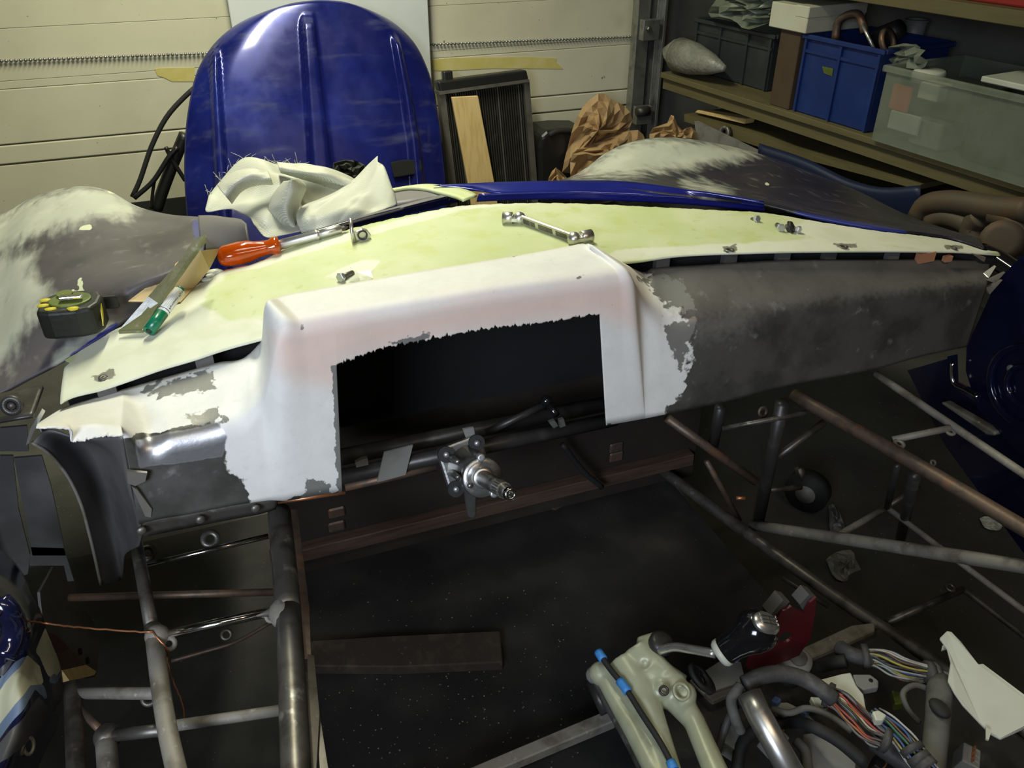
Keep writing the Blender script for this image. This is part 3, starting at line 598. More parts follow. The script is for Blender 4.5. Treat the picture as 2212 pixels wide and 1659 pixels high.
# lower flange with rivets at the left
fa = [atY(x, y, .852) for x, y in [(308,1126),(400,1111),(501,1091),(570,1080),(600,1078)]]; fb = [atY(x, y, .86) for x, y in [(312,1160),(400,1142),(501,1122),(565,1110),(596,1100)]]
fl = MB().grid(loft([fa, fb], 4, 30)).build('lower_flange', g['steel'], dash, mods=[SOL(.003, 1)])
for x, y in ((306,1146),(433,1122),(552,1098)):
    c = atY(x, y, .849); MB().lathe([(.006, 0), (.0055, .002), (.003, .0035)], frame(c, (0, -1, .2)), 12).build('rivet', g['steel'], fl)
# ragged steel tongue at the left cut edge, chrome splinters, curved end sheet
MB().prism([atY(x, y, .85) for x, y in [(274,1018),(318,1022),(314,1040),(292,1050),(276,1044)]], (0, .004, 0)).build('bent_tongue', g['satin_chrome'], dash, smooth=False)
MB().prism([atY(x, y, .85) for x, y in [(284,1050),(296,1058),(328,1100),(326,1118),(314,1116)]], (0, .004, 0)).build('bent_tongue', g['satin_chrome'], dash, smooth=False)
MB().prism([atY(x, y, .93) for x, y in [(90,885),(97,890),(72,935),(62,958),(56,962),(64,930)]], (0, .003, 0)).build('bent_tongue', g['satin_chrome'], dash, smooth=False)
sheet = loft([Yc([(70,955,.955),(98,972,.96),(140,1018,.97),(172,1080,.98),(195,1160,.99),(218,1262,1.0)]), Yc([(105,930,.95),(150,955,1.0),(185,1020,1.02),(215,1090,1.03),(240,1160,1.03),(262,1250,1.03)]),
              Yc([(170,945,.93),(215,970,.99),(235,1030,1.0),(252,1090,1.0),(258,1140,1.0),(270,1200,1.0)]), Yc([(266,942,.87),(274,1000,.88),(284,1060,.885),(300,1120,.89),(306,1150,.89),(300,1180,.90)])], 30, 30)
MB().grid(sheet).build('end_sheet', g['grey_panel'], dash, mods=[SOL(.003, 0)])
MB().tube(sheet[0] + np.array((0, -.001, 0)), .0022, 6).build('sheet_edge', g['dusty_tube'], dash)
for (a, b, c2) in (((2128,592),(2152,575),(2136,600)), ((2134,606),(2172,588),(2150,612)), ((2130,622),(2166,605),(2138,636)), ((2100,548),(2130,556),(2126,566))):
    MB().prism([atY(*a, .87), atY(*b, .87), atY(*c2, .86)], (0, .004, 0)).build('torn_edge', g['satin_chrome'], dash, smooth=False)
# ================================================================== CHASSIS FRAME
ch = thing('chassis_frame', 'welded steel tube chassis frame below the dashboard', 'chassis', (.45, .8, FZ))
def P3(p):
    px, py, k, v = p; return {'z': atZ, 'y': atY, 'x': atX}[k](px, py, v)
def chtube(pts, r, m='steel', name='tube', n=12, parent=ch):
    pp_ = [P3(p) for p in pts]
    if pts[-1][0] > 2195 or pts[-1][1] > 1655: pp_.append(pp_[-1] + (pp_[-1] - pp_[-2]) / np.linalg.norm(pp_[-1] - pp_[-2]) * .35)   # rails run on past the frame
    return MB().tube(spline(pp_, 14) if len(pp_) > 2 else pp_, r, n).build(name, g[m], parent)
def chtab(px, py, k, v, r, nrm=(0.15, -.6, .8), m='steel'):
    c = P3((px, py, k, v)); return MB().ring(c, nrm, r, r * .42, .004, 18).build('tab', g[m], ch)
# left ladder
chtube([(292,1160,'z',.50),(328,1359,'z',.50)], .0085, 'steel'); chtube([(330,1355,'z',.50),(360,1569,'z',.50),(385,1680,'z',.50)], .0105, 'dusty_tube')
chtube([(603,1105,'z',.50),(612,1200,'z',.50),(622,1317,'z',.50)], .0165, 'steel'); chtube([(622,1310,'z',.50),(632,1500,'z',.50),(640,1680,'z',.50)], .0160, 'steel')
chtube([(345,1374,'z',.50),(600,1318,'z',.50)], .0062, 'chrome'); chtab(365,1391,'z',.495,.0095, m='dusty_tube'); chtab(586,1332,'z',.495,.0085, m='dusty_tube')
MB().ball(P3((340,1375,'z',.50)), .015).build('weld', g['dusty_tube'], ch); MB().ball(P3((612,1325,'z',.50)), .018, (1, 1.3, .9)).build('weld', g['dusty_tube'], ch)
chtube([(312,1222,'z',.48),(580,1158,'z',.48)], .004, 'chrome'); chtab(318,1195,'z',.48,.0125); chtab(454,1164,'z',.48,.0135)
chtube([(150,1291,'z',.30),(595,1279,'z',.30)], .0062, 'rusty')
chtube([(170,1497,'z',.42),(345,1498,'z',.46)], .0075, 'dusty_tube'); chtab(322,1509,'z',.44,.010)
chtube([(375,1568,'z',.46),(610,1534,'z',.46)], .0066, 'dusty_tube'); chtube([(235,1590,'z',.42),(355,1576,'z',.46)], .0075, 'steel')
chtube([(157,1482,'z',.42),(158,1510,'z',.42),(166,1690,'z',.42)], .011, 'steel'); chtube([(172,1530,'z',.42),(228,1588,'z',.42)], .005, 'rusty')
chtube([(228,1588,'z',.42),(236,1690,'z',.42)], .012, 'dusty_tube'); MB().ball(P3((232,1592,'z',.42)), .016).build('weld', g['steel'], ch)
chtube([(370,1428,'z',.36),(440,1408,'z',.36),(506,1388,'z',.36),(590,1342,'z',.36)], .0028, 'rusty'); chtab(489,1371,'z',.36,.009)
MB().prism([P3((x, y, 'z', .47)) for x, y in [(664,1412),(678,1416),(690,1540),(682,1680),(668,1680)]], (0, 0, -.003)).build('side_plate', g['dusty_tube'], ch, smooth=False)
MB().prism([P3((x, y, 'z', .46)) for x, y in [(684,1540),(690,1540),(712,1680),(692,1680)]], (0, 0, -.003)).build('side_plate', g['steel'], ch, smooth=False)
MB().prism([P3((x, y, 'z', .44)) for x, y in [(628,1100),(642,1100),(668,1310),(672,1420),(650,1420),(640,1310)]], (0, 0, -.003)).build('side_plate', g['rusty'], ch, smooth=False)
# grey bracket plate on the far left with bolt holes
bp = MB().prism([P3((x, y, 'x', -.36)) for x, y in [(110,1225),(150,1250),(175,1310),(200,1350),(208,1400),(206,1450),(200,1465),(120,1470),(90,1380),(80,1280)]], (.004, 0, 0)).build('bracket_plate', g['grey_panel'], ch, smooth=False)
for x, y in ((172,1407),(188,1427)):
    MB().lathe([(.006, 0), (.006, .003)], frame(P3((x, y, 'x', -.355)), (1, 0, 0)), 10).build('bolt_hole', g['void_black'], bp)
for pl in ([(0,925),(58,920),(62,975),(0,975)], [(0,985),(28,985),(40,1100),(65,1200),(60,1240),(0,1260)], [(30,990),(90,985),(110,1050),(128,1130),(142,1200),(70,1200)], [(66,1182),(138,1184),(160,1255),(146,1256),(138,1222),(64,1222)]):
    MB().prism([P3((x, y, 'y', 1.12)) for x, y in pl], (0, .004, 0)).build('inner_panel', g['grey_panel'], ch, smooth=False)
# right side frame
chtube([(1714,853,'z',.50),(1960,992,'z',.50),(2230,1152,'z',.50)], .0118, 'rusty'); chtube([(1626,1134,'z',.15),(2230,1226,'z',.44)], .0112, 'dusty_tube')
chtube([(1402,996,'z',.15),(1857,1325,'z',.15),(2030,1436,'z',.15),(2230,1590,'z',.15)], .0125, 'steel'); chtube([(1441,903,'z',.46),(1632,1040,'z',.30)], .0085, 'rusty')
chtube([(1690,870,'z',.50),(1637,1130,'z',.15)], .0125, 'dark_steel'); chtube([(1556,880,'z',.50),(1540,965,'z',.38)], .010, 'dark_steel')
chtube([(1526,996,'z',.34),(1597,1123,'z',.15)], .0055, 'rusty'); chtube([(1560,926,'z',.45),(1740,892,'z',.48)], .0048, 'steel')
chtube([(1665,998,'z',.30),(1780,912,'z',.36)], .0075, 'steel'); chtube([(1892,808,'z',.52),(2230,1036,'z',.52)], .0066, 'dusty_tube')
chtube([(1928,950,'z',.50),(2052,925,'z',.52)], .0058, 'dusty_tube'); chtab(1942,959,'z',.50,.010, (0, -.3, .95), 'dusty_tube'); chtab(2053,932,'z',.515,.009, (0, -.3, .95), 'dusty_tube')
chtube([(1812,1156,'z',.24),(1915,1096,'z',.24)], .0062, 'dusty_tube'); chtube([(1915,1096,'z',.24),(2040,1190,'z',.24),(2230,1332,'z',.24)], .0055, 'dusty_tube')
chtube([(1915,1096,'z',.24),(1985,1050,'z',.24)], .0045, 'steel'); chtube([(1938,1005,'z',.45),(1917,1095,'z',.25)], .006, 'dark_steel'); chtube([(1976,1025,'z',.46),(1945,1165,'z',.1)], .010, 'dark_steel')
chtube([(1915,1345,'z',.14),(2080,1273,'z',.14)], .0068, 'steel'); chtab(2053,1269,'z',.15,.010, (0, -.3, .95)); chtube([(2080,1273,'z',.14),(2200,1365,'z',.14)], .0055, 'steel')
chtube([(1650,1060,'z',.22),(1730,1052,'z',.20)], .006, 'steel'); chtab(1648,890,'z',.46,.011, (0, -1, .3), 'rusty')
chtube([(1590,1076,'z',.25),(1610,1076,'z',.25)], .004, 'copper', 'stud')
chtube([(1690,1248,'z',.15),(1790,1310,'z',.13)], .005, 'dark_steel')
# cross members on the tunnel
MB().prism([P3((x, y, 'z', .20)) for x, y in [(700,1790),(1310,1533),(1335,1543),(1330,1556),(760,1794)]], (0, 0, -.02)).build('cross_member', g['dusty_tube'], ch, smooth=False, mods=[BEV(.002, 1)])
MB().prism([P3((x, y, 'z', .18)) for x, y in [(1520,1496),(1840,1350),(1890,1344),(1890,1362),(1540,1514)]], (0, 0, -.02)).build('cross_member', g['dusty_tube'], ch, smooth=False, mods=[BEV(.002, 1)])
# floor pan, bulkhead, wooden batten under the dash
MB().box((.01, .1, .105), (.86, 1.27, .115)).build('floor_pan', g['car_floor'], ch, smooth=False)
bh = MB().box((.0, 1.262, .11), (.92, 1.27, .60)).build('bulkhead', g['bulkhead'], ch, smooth=False)
MB().box((-.02, 1.235, .165), (.90, 1.262, .195)).build('batten', g['old_wood'], bh, smooth=False, mods=[BEV(.002, 1)])
for x, y in ((727,1105),(727,1135),(1330,965),(1330,985)):
    c = P3((x, y, 'y', 1.262)); MB().box((-.016, -.006, -.012), (.016, 0, .012), frame(c, (0, 0, 1))).build('hinge_leaf', g['rusty'], bh, smooth=False, mods=[BEV(.003, 1)])
MB().box((-.19, 1.17, .50), (-.12, 1.178, .735)).box((-.12, 1.17, .50), (1.02, 1.178, .765)).build('opening_dark_panel', g['void_black'], ch, smooth=False)  # black panel added so the instrument opening stays dark
# support bar in the instrument opening, with clips
chtube([(690,1040,'y',1.0),(1330,905,'y',1.0)], .012, 'dark_steel', 'dash_bar'); chtube([(700,995,'y',1.1),(1330,868,'y',1.1)], .014, 'dark_steel', 'dash_bar')
chtube([(1050,935,'y',1.05),(1180,872,'y',1.05)], .006, 'dark_steel', 'rod'); chtube([(1180,868,'y',1.02),(1202,896,'y',.99)], .006, 'black_gloss', 'stub')
MB().ball(P3((1180,866,'y',1.02)), .010).build('ball_end', g['black_gloss'], ch)
for pl in ([(768,1000),(782,992),(794,990),(796,1004),(770,1010)], [(1186,913),(1198,908),(1206,920),(1196,926)], [(1208,908),(1218,905),(1222,920),(1210,924)]):
    MB().prism([P3((x, y, 'y', .975)) for x, y in pl], (0, .006, 0)).build('chrome_clip', g['satin_chrome'], ch, smooth=False)
MB().prism([P3((x, y, 'y', .985)) for x, y in [(830,978),(892,962),(876,1026),(815,1042)]], (0, .003, 0)).build('strap', g['grey_plastic'], ch, smooth=False)
chtube([(745,1052,'y',1.0),(940,1008,'y',1.0)], .007, 'rusty', 'rail'); chtube([(600,1084,'y',.90),(745,1064,'y',.90)], .003, 'copper', 'copper_pipe')
chtube([(1215,960,'y',1.2),(1262,1020,'y',1.2),(1300,1052,'y',1.2)], .006, 'black_rubber', 'cable')
# ================================================================== STEERING COLUMN
A = atY(1040, 1030, .92); E = atY(1112, 1073, .78); ax = (E - A) / np.linalg.norm(E - A)
sd = thing('steering_column', 'cast alloy steering column top with splined steel shaft', 'steering column', A - ax * .06)
xr = np.array((1., 0, .16)); Mc = frame(A, ax, xr)
def col(name, prof, m, n=24, parent=sd, **k): return MB().lathe(prof, Mc, n).build(name, g[m], parent, **k)
pc = atY(1003, 1000, .965); Mp = frame(pc, ax, xr)
poly = [(-.036,-.036),(-.018,-.040),(.0,-.03),(.020,-.034),(.036,-.022),(.036,.022),(.030,.036),(-.030,.036),(-.036,.030)]
MB().prism(xf([(x, y, -.008) for x, y in poly], Mp), ax * .016).build('flange', g['cast_alu'], sd, smooth=False, mods=[BEV(.004, 2)])
for x, y in ((-.025, .025), (.025, .025), (-.027, -.030)):
    MB().lathe([(.0125, .008), (.0125, .014), (.004, .014)], Mp @ Matrix.Translation((x, y, 0)), 16).build('mount_bush', g['black_rubber'], sd, smooth=False)
    MB().lathe([(.0045, .012), (.0045, .017)], Mp @ Matrix.Translation((x, y, 0)), 10).build('mount_pin', g['zinc'], sd)
MB().tube([pc, pc * .4 + A * .6, A - ax * .006], [.030, .025, .027], 20).build('housing', g['cast_alu'], sd)
for a0 in (2.4, 3.3, 4.2):
    q = np.array(Mp @ Vector((.026 * math.cos(a0), .026 * math.sin(a0), .004))); MB().tube([q, q + ax * .05], [.006, .004], 8).build('web', g['cast_alu'], sd)
ho = col('front_collar', [(.026, -.016), (.031, -.010), (.031, .004), (.029, .007), (.0215, .007)], 'cast_alu', 28)
col('seal', [(.0215, .002), (.0215, .006), (.016, .006)], 'black_rubber'); col('bearing', [(.0165, 0), (.0165, .010), (.013, .012)], 'satin_chrome')
col('shaft', [(.0115, -.02), (.0115, .075), (.0105, .085)], 'steel')
sp_ = col('spline', [(.0102, .080), (.0102, .112)], 'steel')
for k in range(18):
    a0 = 2 * math.pi * k / 18; MB().box((.0096, -.0010, .083), (.0112, .0010, .112), Mc @ Matrix.Rotation(a0, 4, 'Z')).build('tooth', g['satin_chrome'], sp_, smooth=False)
col('thread_end', [(.0088, .112), (.0088, .138), (.0080, .141), (.004, .141), (.004, .130)], 'chrome')
for a0 in (1.35, 5.0):
    MB().lathe([(.006, -.004), (.006, .010), (.003, .010)], Mc @ Matrix.Translation((.030 * math.cos(a0), .030 * math.sin(a0), 0)), 10).build('lug', g['zinc'], sd)
MB().prism([atY(x, y, .93) for x, y in [(1000,1040),(1030,1050),(1030,1112),(1022,1122),(1012,1118)]], (0, .01, 0)).build('lock_tongue', g['cast_alu'], sd, smooth=False, mods=[BEV(.002, 1)])
MB().prism([atY(x, y, .985) for x, y in [(1000,928),(1023,924),(1027,942),(1007,947)]], (0, .004, 0)).build('top_strap', g['grey_plastic'], sd, smooth=False)
# ================================================================== SIDE BODY PANELS
rs = thing('right_side_panel', 'glossy dark blue inner side panel of the car on the right', 'car panel', (1.25, .75, FZ))
def XQ(pts, x=1.24): return [atX(a, b, x) for a, b in pts]
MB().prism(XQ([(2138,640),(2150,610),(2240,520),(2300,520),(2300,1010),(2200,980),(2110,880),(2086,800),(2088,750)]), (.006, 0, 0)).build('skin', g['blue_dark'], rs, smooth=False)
cR = atX(2215, 835, 1.235)
MB().ring(cR, (-1, 0, 0), .075, .062, .012, 36).build('round_swage', g['blue_dark'], rs, mods=[BEV(.004, 2)]); MB().ring(cR, (-1, 0, 0), .040, .030, .012, 30).build('round_swage', g['blue_dark'], rs, mods=[BEV(.004, 2)])
MB().lathe([(.007, 0), (.007, .004), (.003, .005)], frame(atX(2185, 796, 1.235), (-1, 0, 0)), 12).build('rivet', g['zinc'], rs)
MB().tube(spline(XQ([(2057,784),(2056,806),(2060,828),(2085,842),(2112,858)], 1.22), 20), .0035, 6).build('bare_edge', g['chrome'], rs)
MB().prism(XQ([(2046,770),(2064,766),(2066,824),(2118,852),(2116,872),(2056,834)], 1.228), (.005, 0, 0)).build('jamb_plate', g['blue_dark'], rs, smooth=False)
MB().prism(XQ([(2030,872),(2036,868),(2150,934),(2148,942),(2130,940)], 1.23), (.02, 0, .0)).build('sill_edge', g['dusty_tube'], rs, smooth=False, mods=[BEV(.003, 1)])
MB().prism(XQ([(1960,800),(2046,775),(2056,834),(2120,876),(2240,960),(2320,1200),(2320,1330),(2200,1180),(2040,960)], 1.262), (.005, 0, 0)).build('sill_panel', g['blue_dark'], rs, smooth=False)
chtab(2016,1000,'x',1.255,.007, (-1, 0, .2), 'dusty_tube')
ls = thing('left_side_panel', 'dark blue side pod panel with cream and grey sanded stripes', 'car panel', (-.33, .85, FZ))
Lc = [[atX(x, y, X) for x, y, X in c] for c in (
      [(-60,1170,-.36),(0,1190,-.35),(40,1230,-.34),(70,1290,-.325),(88,1330,-.315),(96,1360,-.315),(125,1430,-.325),(134,1490,-.33),(124,1560,-.335),(95,1620,-.34),(70,1680,-.345)],
      [(-60,1230,-.33),(-20,1250,-.325),(20,1290,-.315),(50,1330,-.305),(66,1365,-.30),(64,1400,-.31),(80,1440,-.315),(100,1510,-.315),(96,1560,-.32),(60,1620,-.325),(30,1690,-.33)],
      [(-60,1300,-.33),(-30,1320,-.325),(0,1350,-.32),(24,1380,-.315),(30,1410,-.32),(36,1440,-.32),(40,1480,-.315),(50,1530,-.31),(40,1570,-.315),(20,1620,-.32),(-10,1690,-.33)],
      [(-60,1400,-.36),(-40,1420,-.355),(-20,1440,-.35),(-10,1470,-.345),(-8,1490,-.34),(-6,1500,-.34),(-4,1520,-.34),(0,1560,-.34),(-10,1600,-.345),(-30,1640,-.35),(-60,1690,-.36)])]
lso = MB().grid(loft(Lc, 40, 60)).build('skin', g['side_paint'], ls, mods=[SOL(.004, 0)])
paint(lso, 'cream', [([(94,1356),(125,1430),(130,1455),(100,1462),(82,1420),(72,1408)], 4), ([(56,1415),(82,1440),(92,1480),(70,1482),(40,1520),(0,1590),(-60,1640),(-60,1540),(0,1470)], 5)])
paint(lso, 'bluegrey', [([(90,1478),(100,1510),(95,1512),(72,1490),(50,1530),(0,1602),(-40,1650),(-40,1620),(30,1530),(62,1482)], 5), ([(100,1462),(130,1455),(118,1480),(104,1478)], 5), ([(-10,1480),(30,1430),(56,1414),(40,1445),(0,1490)], 5)])
paint(lso, 'grey', [([(80,1506),(102,1530),(96,1560),(60,1600),(0,1650),(-40,1690),(-40,1660),(40,1560)], 6), ([(0,1450),(30,1400),(38,1405),(10,1455),(-20,1480)], 6), ([(108,1480),(130,1470),(132,1510),(112,1540)], 6)])
MB().ring(atX(62, 1612, -.318), (1, -.3, .2), .011, .007, .003, 20).build('grommet', g['dusty_tube'], ls)
V = MB().tube(spline([atX(x, y, X) for x, y, X in [(0,1300,-.29),(14,1315,-.285),(30,1345,-.285),(28,1380,-.29),(8,1420,-.3)]], 16), .012, 10); V.build('hinge_boss', g['side_paint'], ls)
# red painted wooden block wedged by the side panel
wb = thing('wooden_block', 'wooden block with red painted end beside the blue side pod', 'wood block', atX(150, 1440, -.345))
MB().prism([atX(x, y, -.345) for x, y in [(122,1410),(152,1404),(186,1440),(134,1452)]], (-.012, 0, 0)).build('bare_part', g['old_wood'], wb, smooth=False)
MB().prism([atX(x, y, -.345) for x, y in [(100,1364),(122,1372),(152,1402),(122,1410)]], (-.012, 0, 0)).build('red_part', g['red_paint'], wb, smooth=False)
MB().prism([atX(x, y, -.344) for x, y in [(134,1448),(186,1436),(208,1450),(204,1458),(150,1470)]], (-.012, 0, 0)).build('sawn_end', g['fresh_wood'], wb, smooth=False)
# copper wire
cw = thing('copper_wire', 'thin kinked copper wire strung from side pod to chassis tube', 'wire', atZ(330, 1366, .515))
def wob(pts, n, a, seed):
    R = spline(pts, n); r_ = random.Random(seed)
    return R + np.array([[r_.uniform(-a, a) for _ in range(3)] for _ in range(n)])
MB().tube(wob([atX(-10, 1330, -.29), atZ(100,1347,.50), atZ(200,1358,.51), atZ(330,1366,.515)], 40, .0006, 1), .0013, 5).build('taut_run', g['copper'], cw)
MB().tube(wob([atZ(330,1366,.515), atZ(358,1400,.50), atZ(362,1430,.45), atZ(378,1480,.38), atZ(394,1520,.34), atZ(402,1570,.30)], 30, .0008, 2), .0012, 5).build('loose_tail', g['copper'], cw)
# ================================================================== ON THE FLOOR
tag(MB().box((-1.3, .15, FZ), (.84, 1.75, FZ + .006)).build('added_dark_mat', g['car_floor'], smooth=False), 'dark mat added to darken the floor under the car', 'mat')  # dark sheet added under the car to deepen the floor tone
PZ = .115
tag(MB().prism([atZ(x, y, PZ + .022) for x, y in [(640,1385),(860,1372),(1080,1362),(1086,1430),(860,1440),(660,1438)]], (0, 0, -.022)).build('floor_plank', g['dust_wood'], smooth=False, mods=[BEV(.002, 1)]), 'short dusty plank lying on the dark car floor', 'plank')
mb = MB(); r_ = random.Random(4)
for k in range(360):
    px, py = r_.gauss(1000, 230), r_.gauss(1500, 130)
    if py < 1220 or py > 1690 or px < 690 or px > 1300: continue
    p = atZ(px, py, PZ + .0005); s = r_.uniform(.0005, .0016)
    a0 = r_.uniform(0, 6.3); mb.prism([p + s * np.array((math.cos(a0+t), math.sin(a0+t), 0)) for t in (0, 1.6, 3, 4.4)], (0, 0, s * .5))
d_ = mb.build('filler_crumbs', g['dusty_tube'], smooth=False); tag(d_, 'scattered pale filler crumbs and dust on the car floor', 'debris', kind='stuff')
for pl, lab in (([(1186,1090),(1216,1080),(1222,1088),(1200,1100),(1192,1098)], 'small scrap of brown card by the wooden batten'),):
    tag(MB().prism([atZ(x, y, PZ + .004) for x, y in pl], (0, 0, -.003)).build('card_scrap', g['old_wood'], smooth=False), lab, 'scrap')
cs = thing('castor_wheel', 'black castor wheel on the garage floor behind chassis tubes', 'castor', atZ(1740, 1085, FZ))
cc = atZ(1745, 1060, FZ + .06); MB().tube([cc - (.015, .01, 0), cc + (.015, .01, 0)], .055, 24).build('tyre', g['black_rubber'], cs); MB().tube([cc - (.018, .012, 0), cc + (.018, .012, 0)], .025, 16).build('hub', g['grey_plastic'], cs)
MB().tube([cc + (0, 0, .0), cc + (-.03, .02, .07)], .012, 8).build('fork', g['steel'], cs)
for pl, lab, hh in (([(1790,1092),(1800,1088),(1822,1130),(1826,1148),(1800,1155)], 'narrow grey rag on the floor under the chassis diagonal', .02),
                    ([(1784,1210),(1800,1196),(1842,1190),(1850,1215),(1860,1230),(1836,1240),(1828,1256),(1806,1250)], 'torn pale paper scrap on the concrete floor', .012),
                    ([(2116,1120),(2130,1115),(2165,1138),(2160,1144),(2128,1140)], 'small white paper scrap on floor near right rail', .006)):
    V, Fc = crumple(pl, 16, len(lab), .0, 3, 0); c_ = np.mean(np.array(pl), 0); r_ = random.Random(len(lab))
    V = [atZ(*proj(np.array(v)), FZ + .006 + r_.uniform(0, hh)) for v in V]
    tag(mk('floor_scrap', V, Fc, g['white_plastic'] if 'white' in lab else g['grey_plastic'], None, smooth=False, mods=[SOL(.001)]), lab, 'scrap')
# ================================================================== GLASS CLOTH
def wrinkle(Gd, a, seed):
    m, n = Gd.shape[:2]; r_ = random.Random(seed); ph = [r_.uniform(0, 6.3) for _ in range(8)]
    for i in range(m):
        for j in range(n):
            u, v = i / (m - 1), j / (n - 1)
            d = math.sin(9*v + 4*u + ph[0]) * .5 + math.sin(17*v - 7*u + ph[1]) * .3 + math.sin(6*u + 13*v*u + ph[2]) * .5 + (abs(math.sin(5*v + 8*u + ph[3])) - .6) * .6
            e = min(1, 6 * min(u, 1 - u, v, 1 - v) + .25)
            Gd[i, j] += np.array((.25, -.6, .75)) * a * d * e
    return Gd
cl = thing('glass_cloth', 'crumpled white woven glass fibre cloth with frayed edge', 'cloth', atY(640, 500, 1.35))
rows_ = [Yc([(475,455,1.66),(540,430,1.66),(620,430,1.66),(700,435,1.64),(790,445,1.60)]),
         Yc([(449,448,1.46),(458,412,1.48),(488,372,1.52),(530,340,1.54),(566,345,1.54),(602,357,1.54),(650,358,1.54),(700,364,1.53),(742,378,1.52),(790,395,1.5)]),
         Yc([(450,458,1.42),(480,425,1.44),(520,398,1.46),(570,382,1.47),(620,390,1.47),(680,392,1.48),(730,400,1.47),(785,412,1.46)]),
         Yc([(500,450,1.40),(532,452,1.39),(572,440,1.40),(620,432,1.41),(660,428,1.43),(705,430,1.43),(780,430,1.42)]),
         Yc([(535,466,1.36),(562,478,1.34),(602,474,1.34),(650,464,1.35),(700,455,1.36),(770,452,1.37)]),
         Yc([(548,486,1.32),(577,512,1.30),(612,511,1.29),(660,498,1.29),(712,486,1.30),(770,472,1.32)])]
MB().grid(wrinkle(loft(rows_, 70, 110), .017, 3)).build('crumpled_heap', g['glass_cloth'], cl, mods=[SOL(.0012)])
fr = [Yc([(652,505,1.285),(641,475,1.30),(650,450,1.33),(690,432,1.37),(728,414,1.40),(765,388,1.43),(798,354,1.45),(816,338,1.45)]),
      Yc([(672,500,1.275),(672,470,1.285),(690,450,1.31),(730,435,1.34),(765,415,1.37),(795,388,1.40),(818,352,1.43)]),
      Yc([(700,492,1.27),(715,470,1.28),(740,455,1.295),(775,440,1.32),(805,418,1.35),(826,385,1.38),(828,360,1.42)]),
      Yc([(740,481,1.28),(762,474,1.285),(790,466,1.29),(815,458,1.30),(838,450,1.31),(858,442,1.33),(842,395,1.38)])]
MB().grid(wrinkle(loft(fr, 40, 60), .005, 9)).build('folded_flap', g['glass_cloth'], cl, mods=[SOL(.0012)])
for nm_, A_, B_, D_ in (('inner_fold', [(612,392),(586,425),(580,462),(606,492),(642,500)], [(645,385),(662,402),(652,432),(644,462),(650,503)], 1.33), ('top_fold', [(598,352),(650,356),(702,362),(750,380),(775,392)], [(606,372),(658,388),(706,402),(735,410),(765,412)], 1.44), ('left_fold', [(470,402),(500,375),(540,365),(580,372)], [(500,440),(520,415),(550,400),(590,398)], 1.40)):
    md_ = [((a[0]+b[0])/2, (a[1]+b[1])/2) for a, b in zip(A_, B_)] if len(A_) == len(B_) else A_
    MB().grid(wrinkle(loft([Yc([(x, y, D_ + .02) for x, y in A_]), Yc([(x, y, D_ - .03) for x, y in md_]), Yc([(x, y, D_ + .005) for x, y in B_])], 16, 40), .003, 4)).build(nm_, g['glass_cloth'], cl, mods=[SOL(.0012)])
r_ = random.Random(12); fm = MB()
for k in range(46):
    x, y, Y = r_.choice([(490,372,1.52),(505,358,1.52),(530,342,1.54),(575,350,1.54),(600,357,1.54),(610,360,1.53),(640,360,1.53),(455,420,1.47),(480,395,1.5)])
    a = atY(x + r_.uniform(-8, 8), y + r_.uniform(0, 10), Y); L_ = r_.uniform(.008, .04); th = r_.uniform(.2, 2.6)
    b = a + L_ * np.array((math.cos(th), r_.uniform(-.3, .3), abs(math.sin(th)) * .8)); fm.tube([a, (a + b) / 2 + (0, 0, .002), b], [.0006, .0005, .0003], 3)
fm.build('frayed_strands', g['glass_cloth'], cl)['kind'] = 'stuff'
V, Fc = crumple([(720,352),(745,345),(775,350),(790,362),(782,420),(720,420)], 16, 21, .02, 1.72, .03)
tag(mk('dark_rag', V, Fc, g['dark_cloth'], None, smooth=False, mods=[SOL(.002)], base=atY(750, 420, 1.72)), 'dark rag stuffed behind the white glass cloth', 'rag')
# ================================================================== TOOLS ON THE SCUTTLE
# tape measure
zb = .782; cT = atZ(170, 708, zb); xd = atZ(245, 712, zb) - atZ(95, 726, zb); Mt = frame(cT, (0, 0, 1), xd)
tm = thing('tape_measure', 'black and green tape measure with steel belt clip', 'tape measure', cT)
outl = [(-.036,-.026),(-.02,-.031),(.012,-.031),(.030,-.026),(.037,-.012),(.037,.010),(.030,.026),(.012,.032),(-.014,.032),(-.030,.024),(-.038,.004)]
MB().prism(xf([(x, y, 0) for x, y in outl], Mt), (0, 0, .040)).build('case', g['tape_case'], tm, smooth=False, mods=[BEV(.005, 3)])
MB().prism(xf([(.026*math.cos(t), .021*math.sin(t), .038) for t in np.linspace(0, 6.283, 25)[:-1]], Mt), (0, 0, .0045)).build('side_cover', g['tape_green'], tm, smooth=False, mods=[BEV(.0015, 2)])
MB().prism(xf([(-.008+.010*math.cos(t), .012+.010*math.sin(t), .042) for t in np.linspace(0, 6.283, 17)[:-1]], Mt), (0, 0, .004)).build('lock_button', g['tape_green'], tm, smooth=False)
MB().box((-.010, -.011, .045), (.018, -.001, .050), Mt).build('belt_clip', g['chrome'], tm, smooth=False, mods=[BEV(.0015, 2)])
for a0 in (2.9, 3.5, 4.1, 5.0):
    MB().lathe([(.006, .038), (.006, .0415)], Mt @ Matrix.Translation((.032*math.cos(a0), .027*math.sin(a0), 0)) @ Matrix.Diagonal((1.2, .6, 1, 1)), 10).build('yellow_grip', g['yellow'], tm)
MB().prism(xf([(.0365, -.012, .030), (.0365, -.004, .034), (.0365, -.006, .024), (.0365, -.013, .016), (.0365, -.022, .010), (.0365, -.018, .018)], Mt), xf([(.001, 0, 0)], Mt.to_3x3().to_4x4())[0]).build('yellow_flash', g['yellow'], tm, smooth=False)
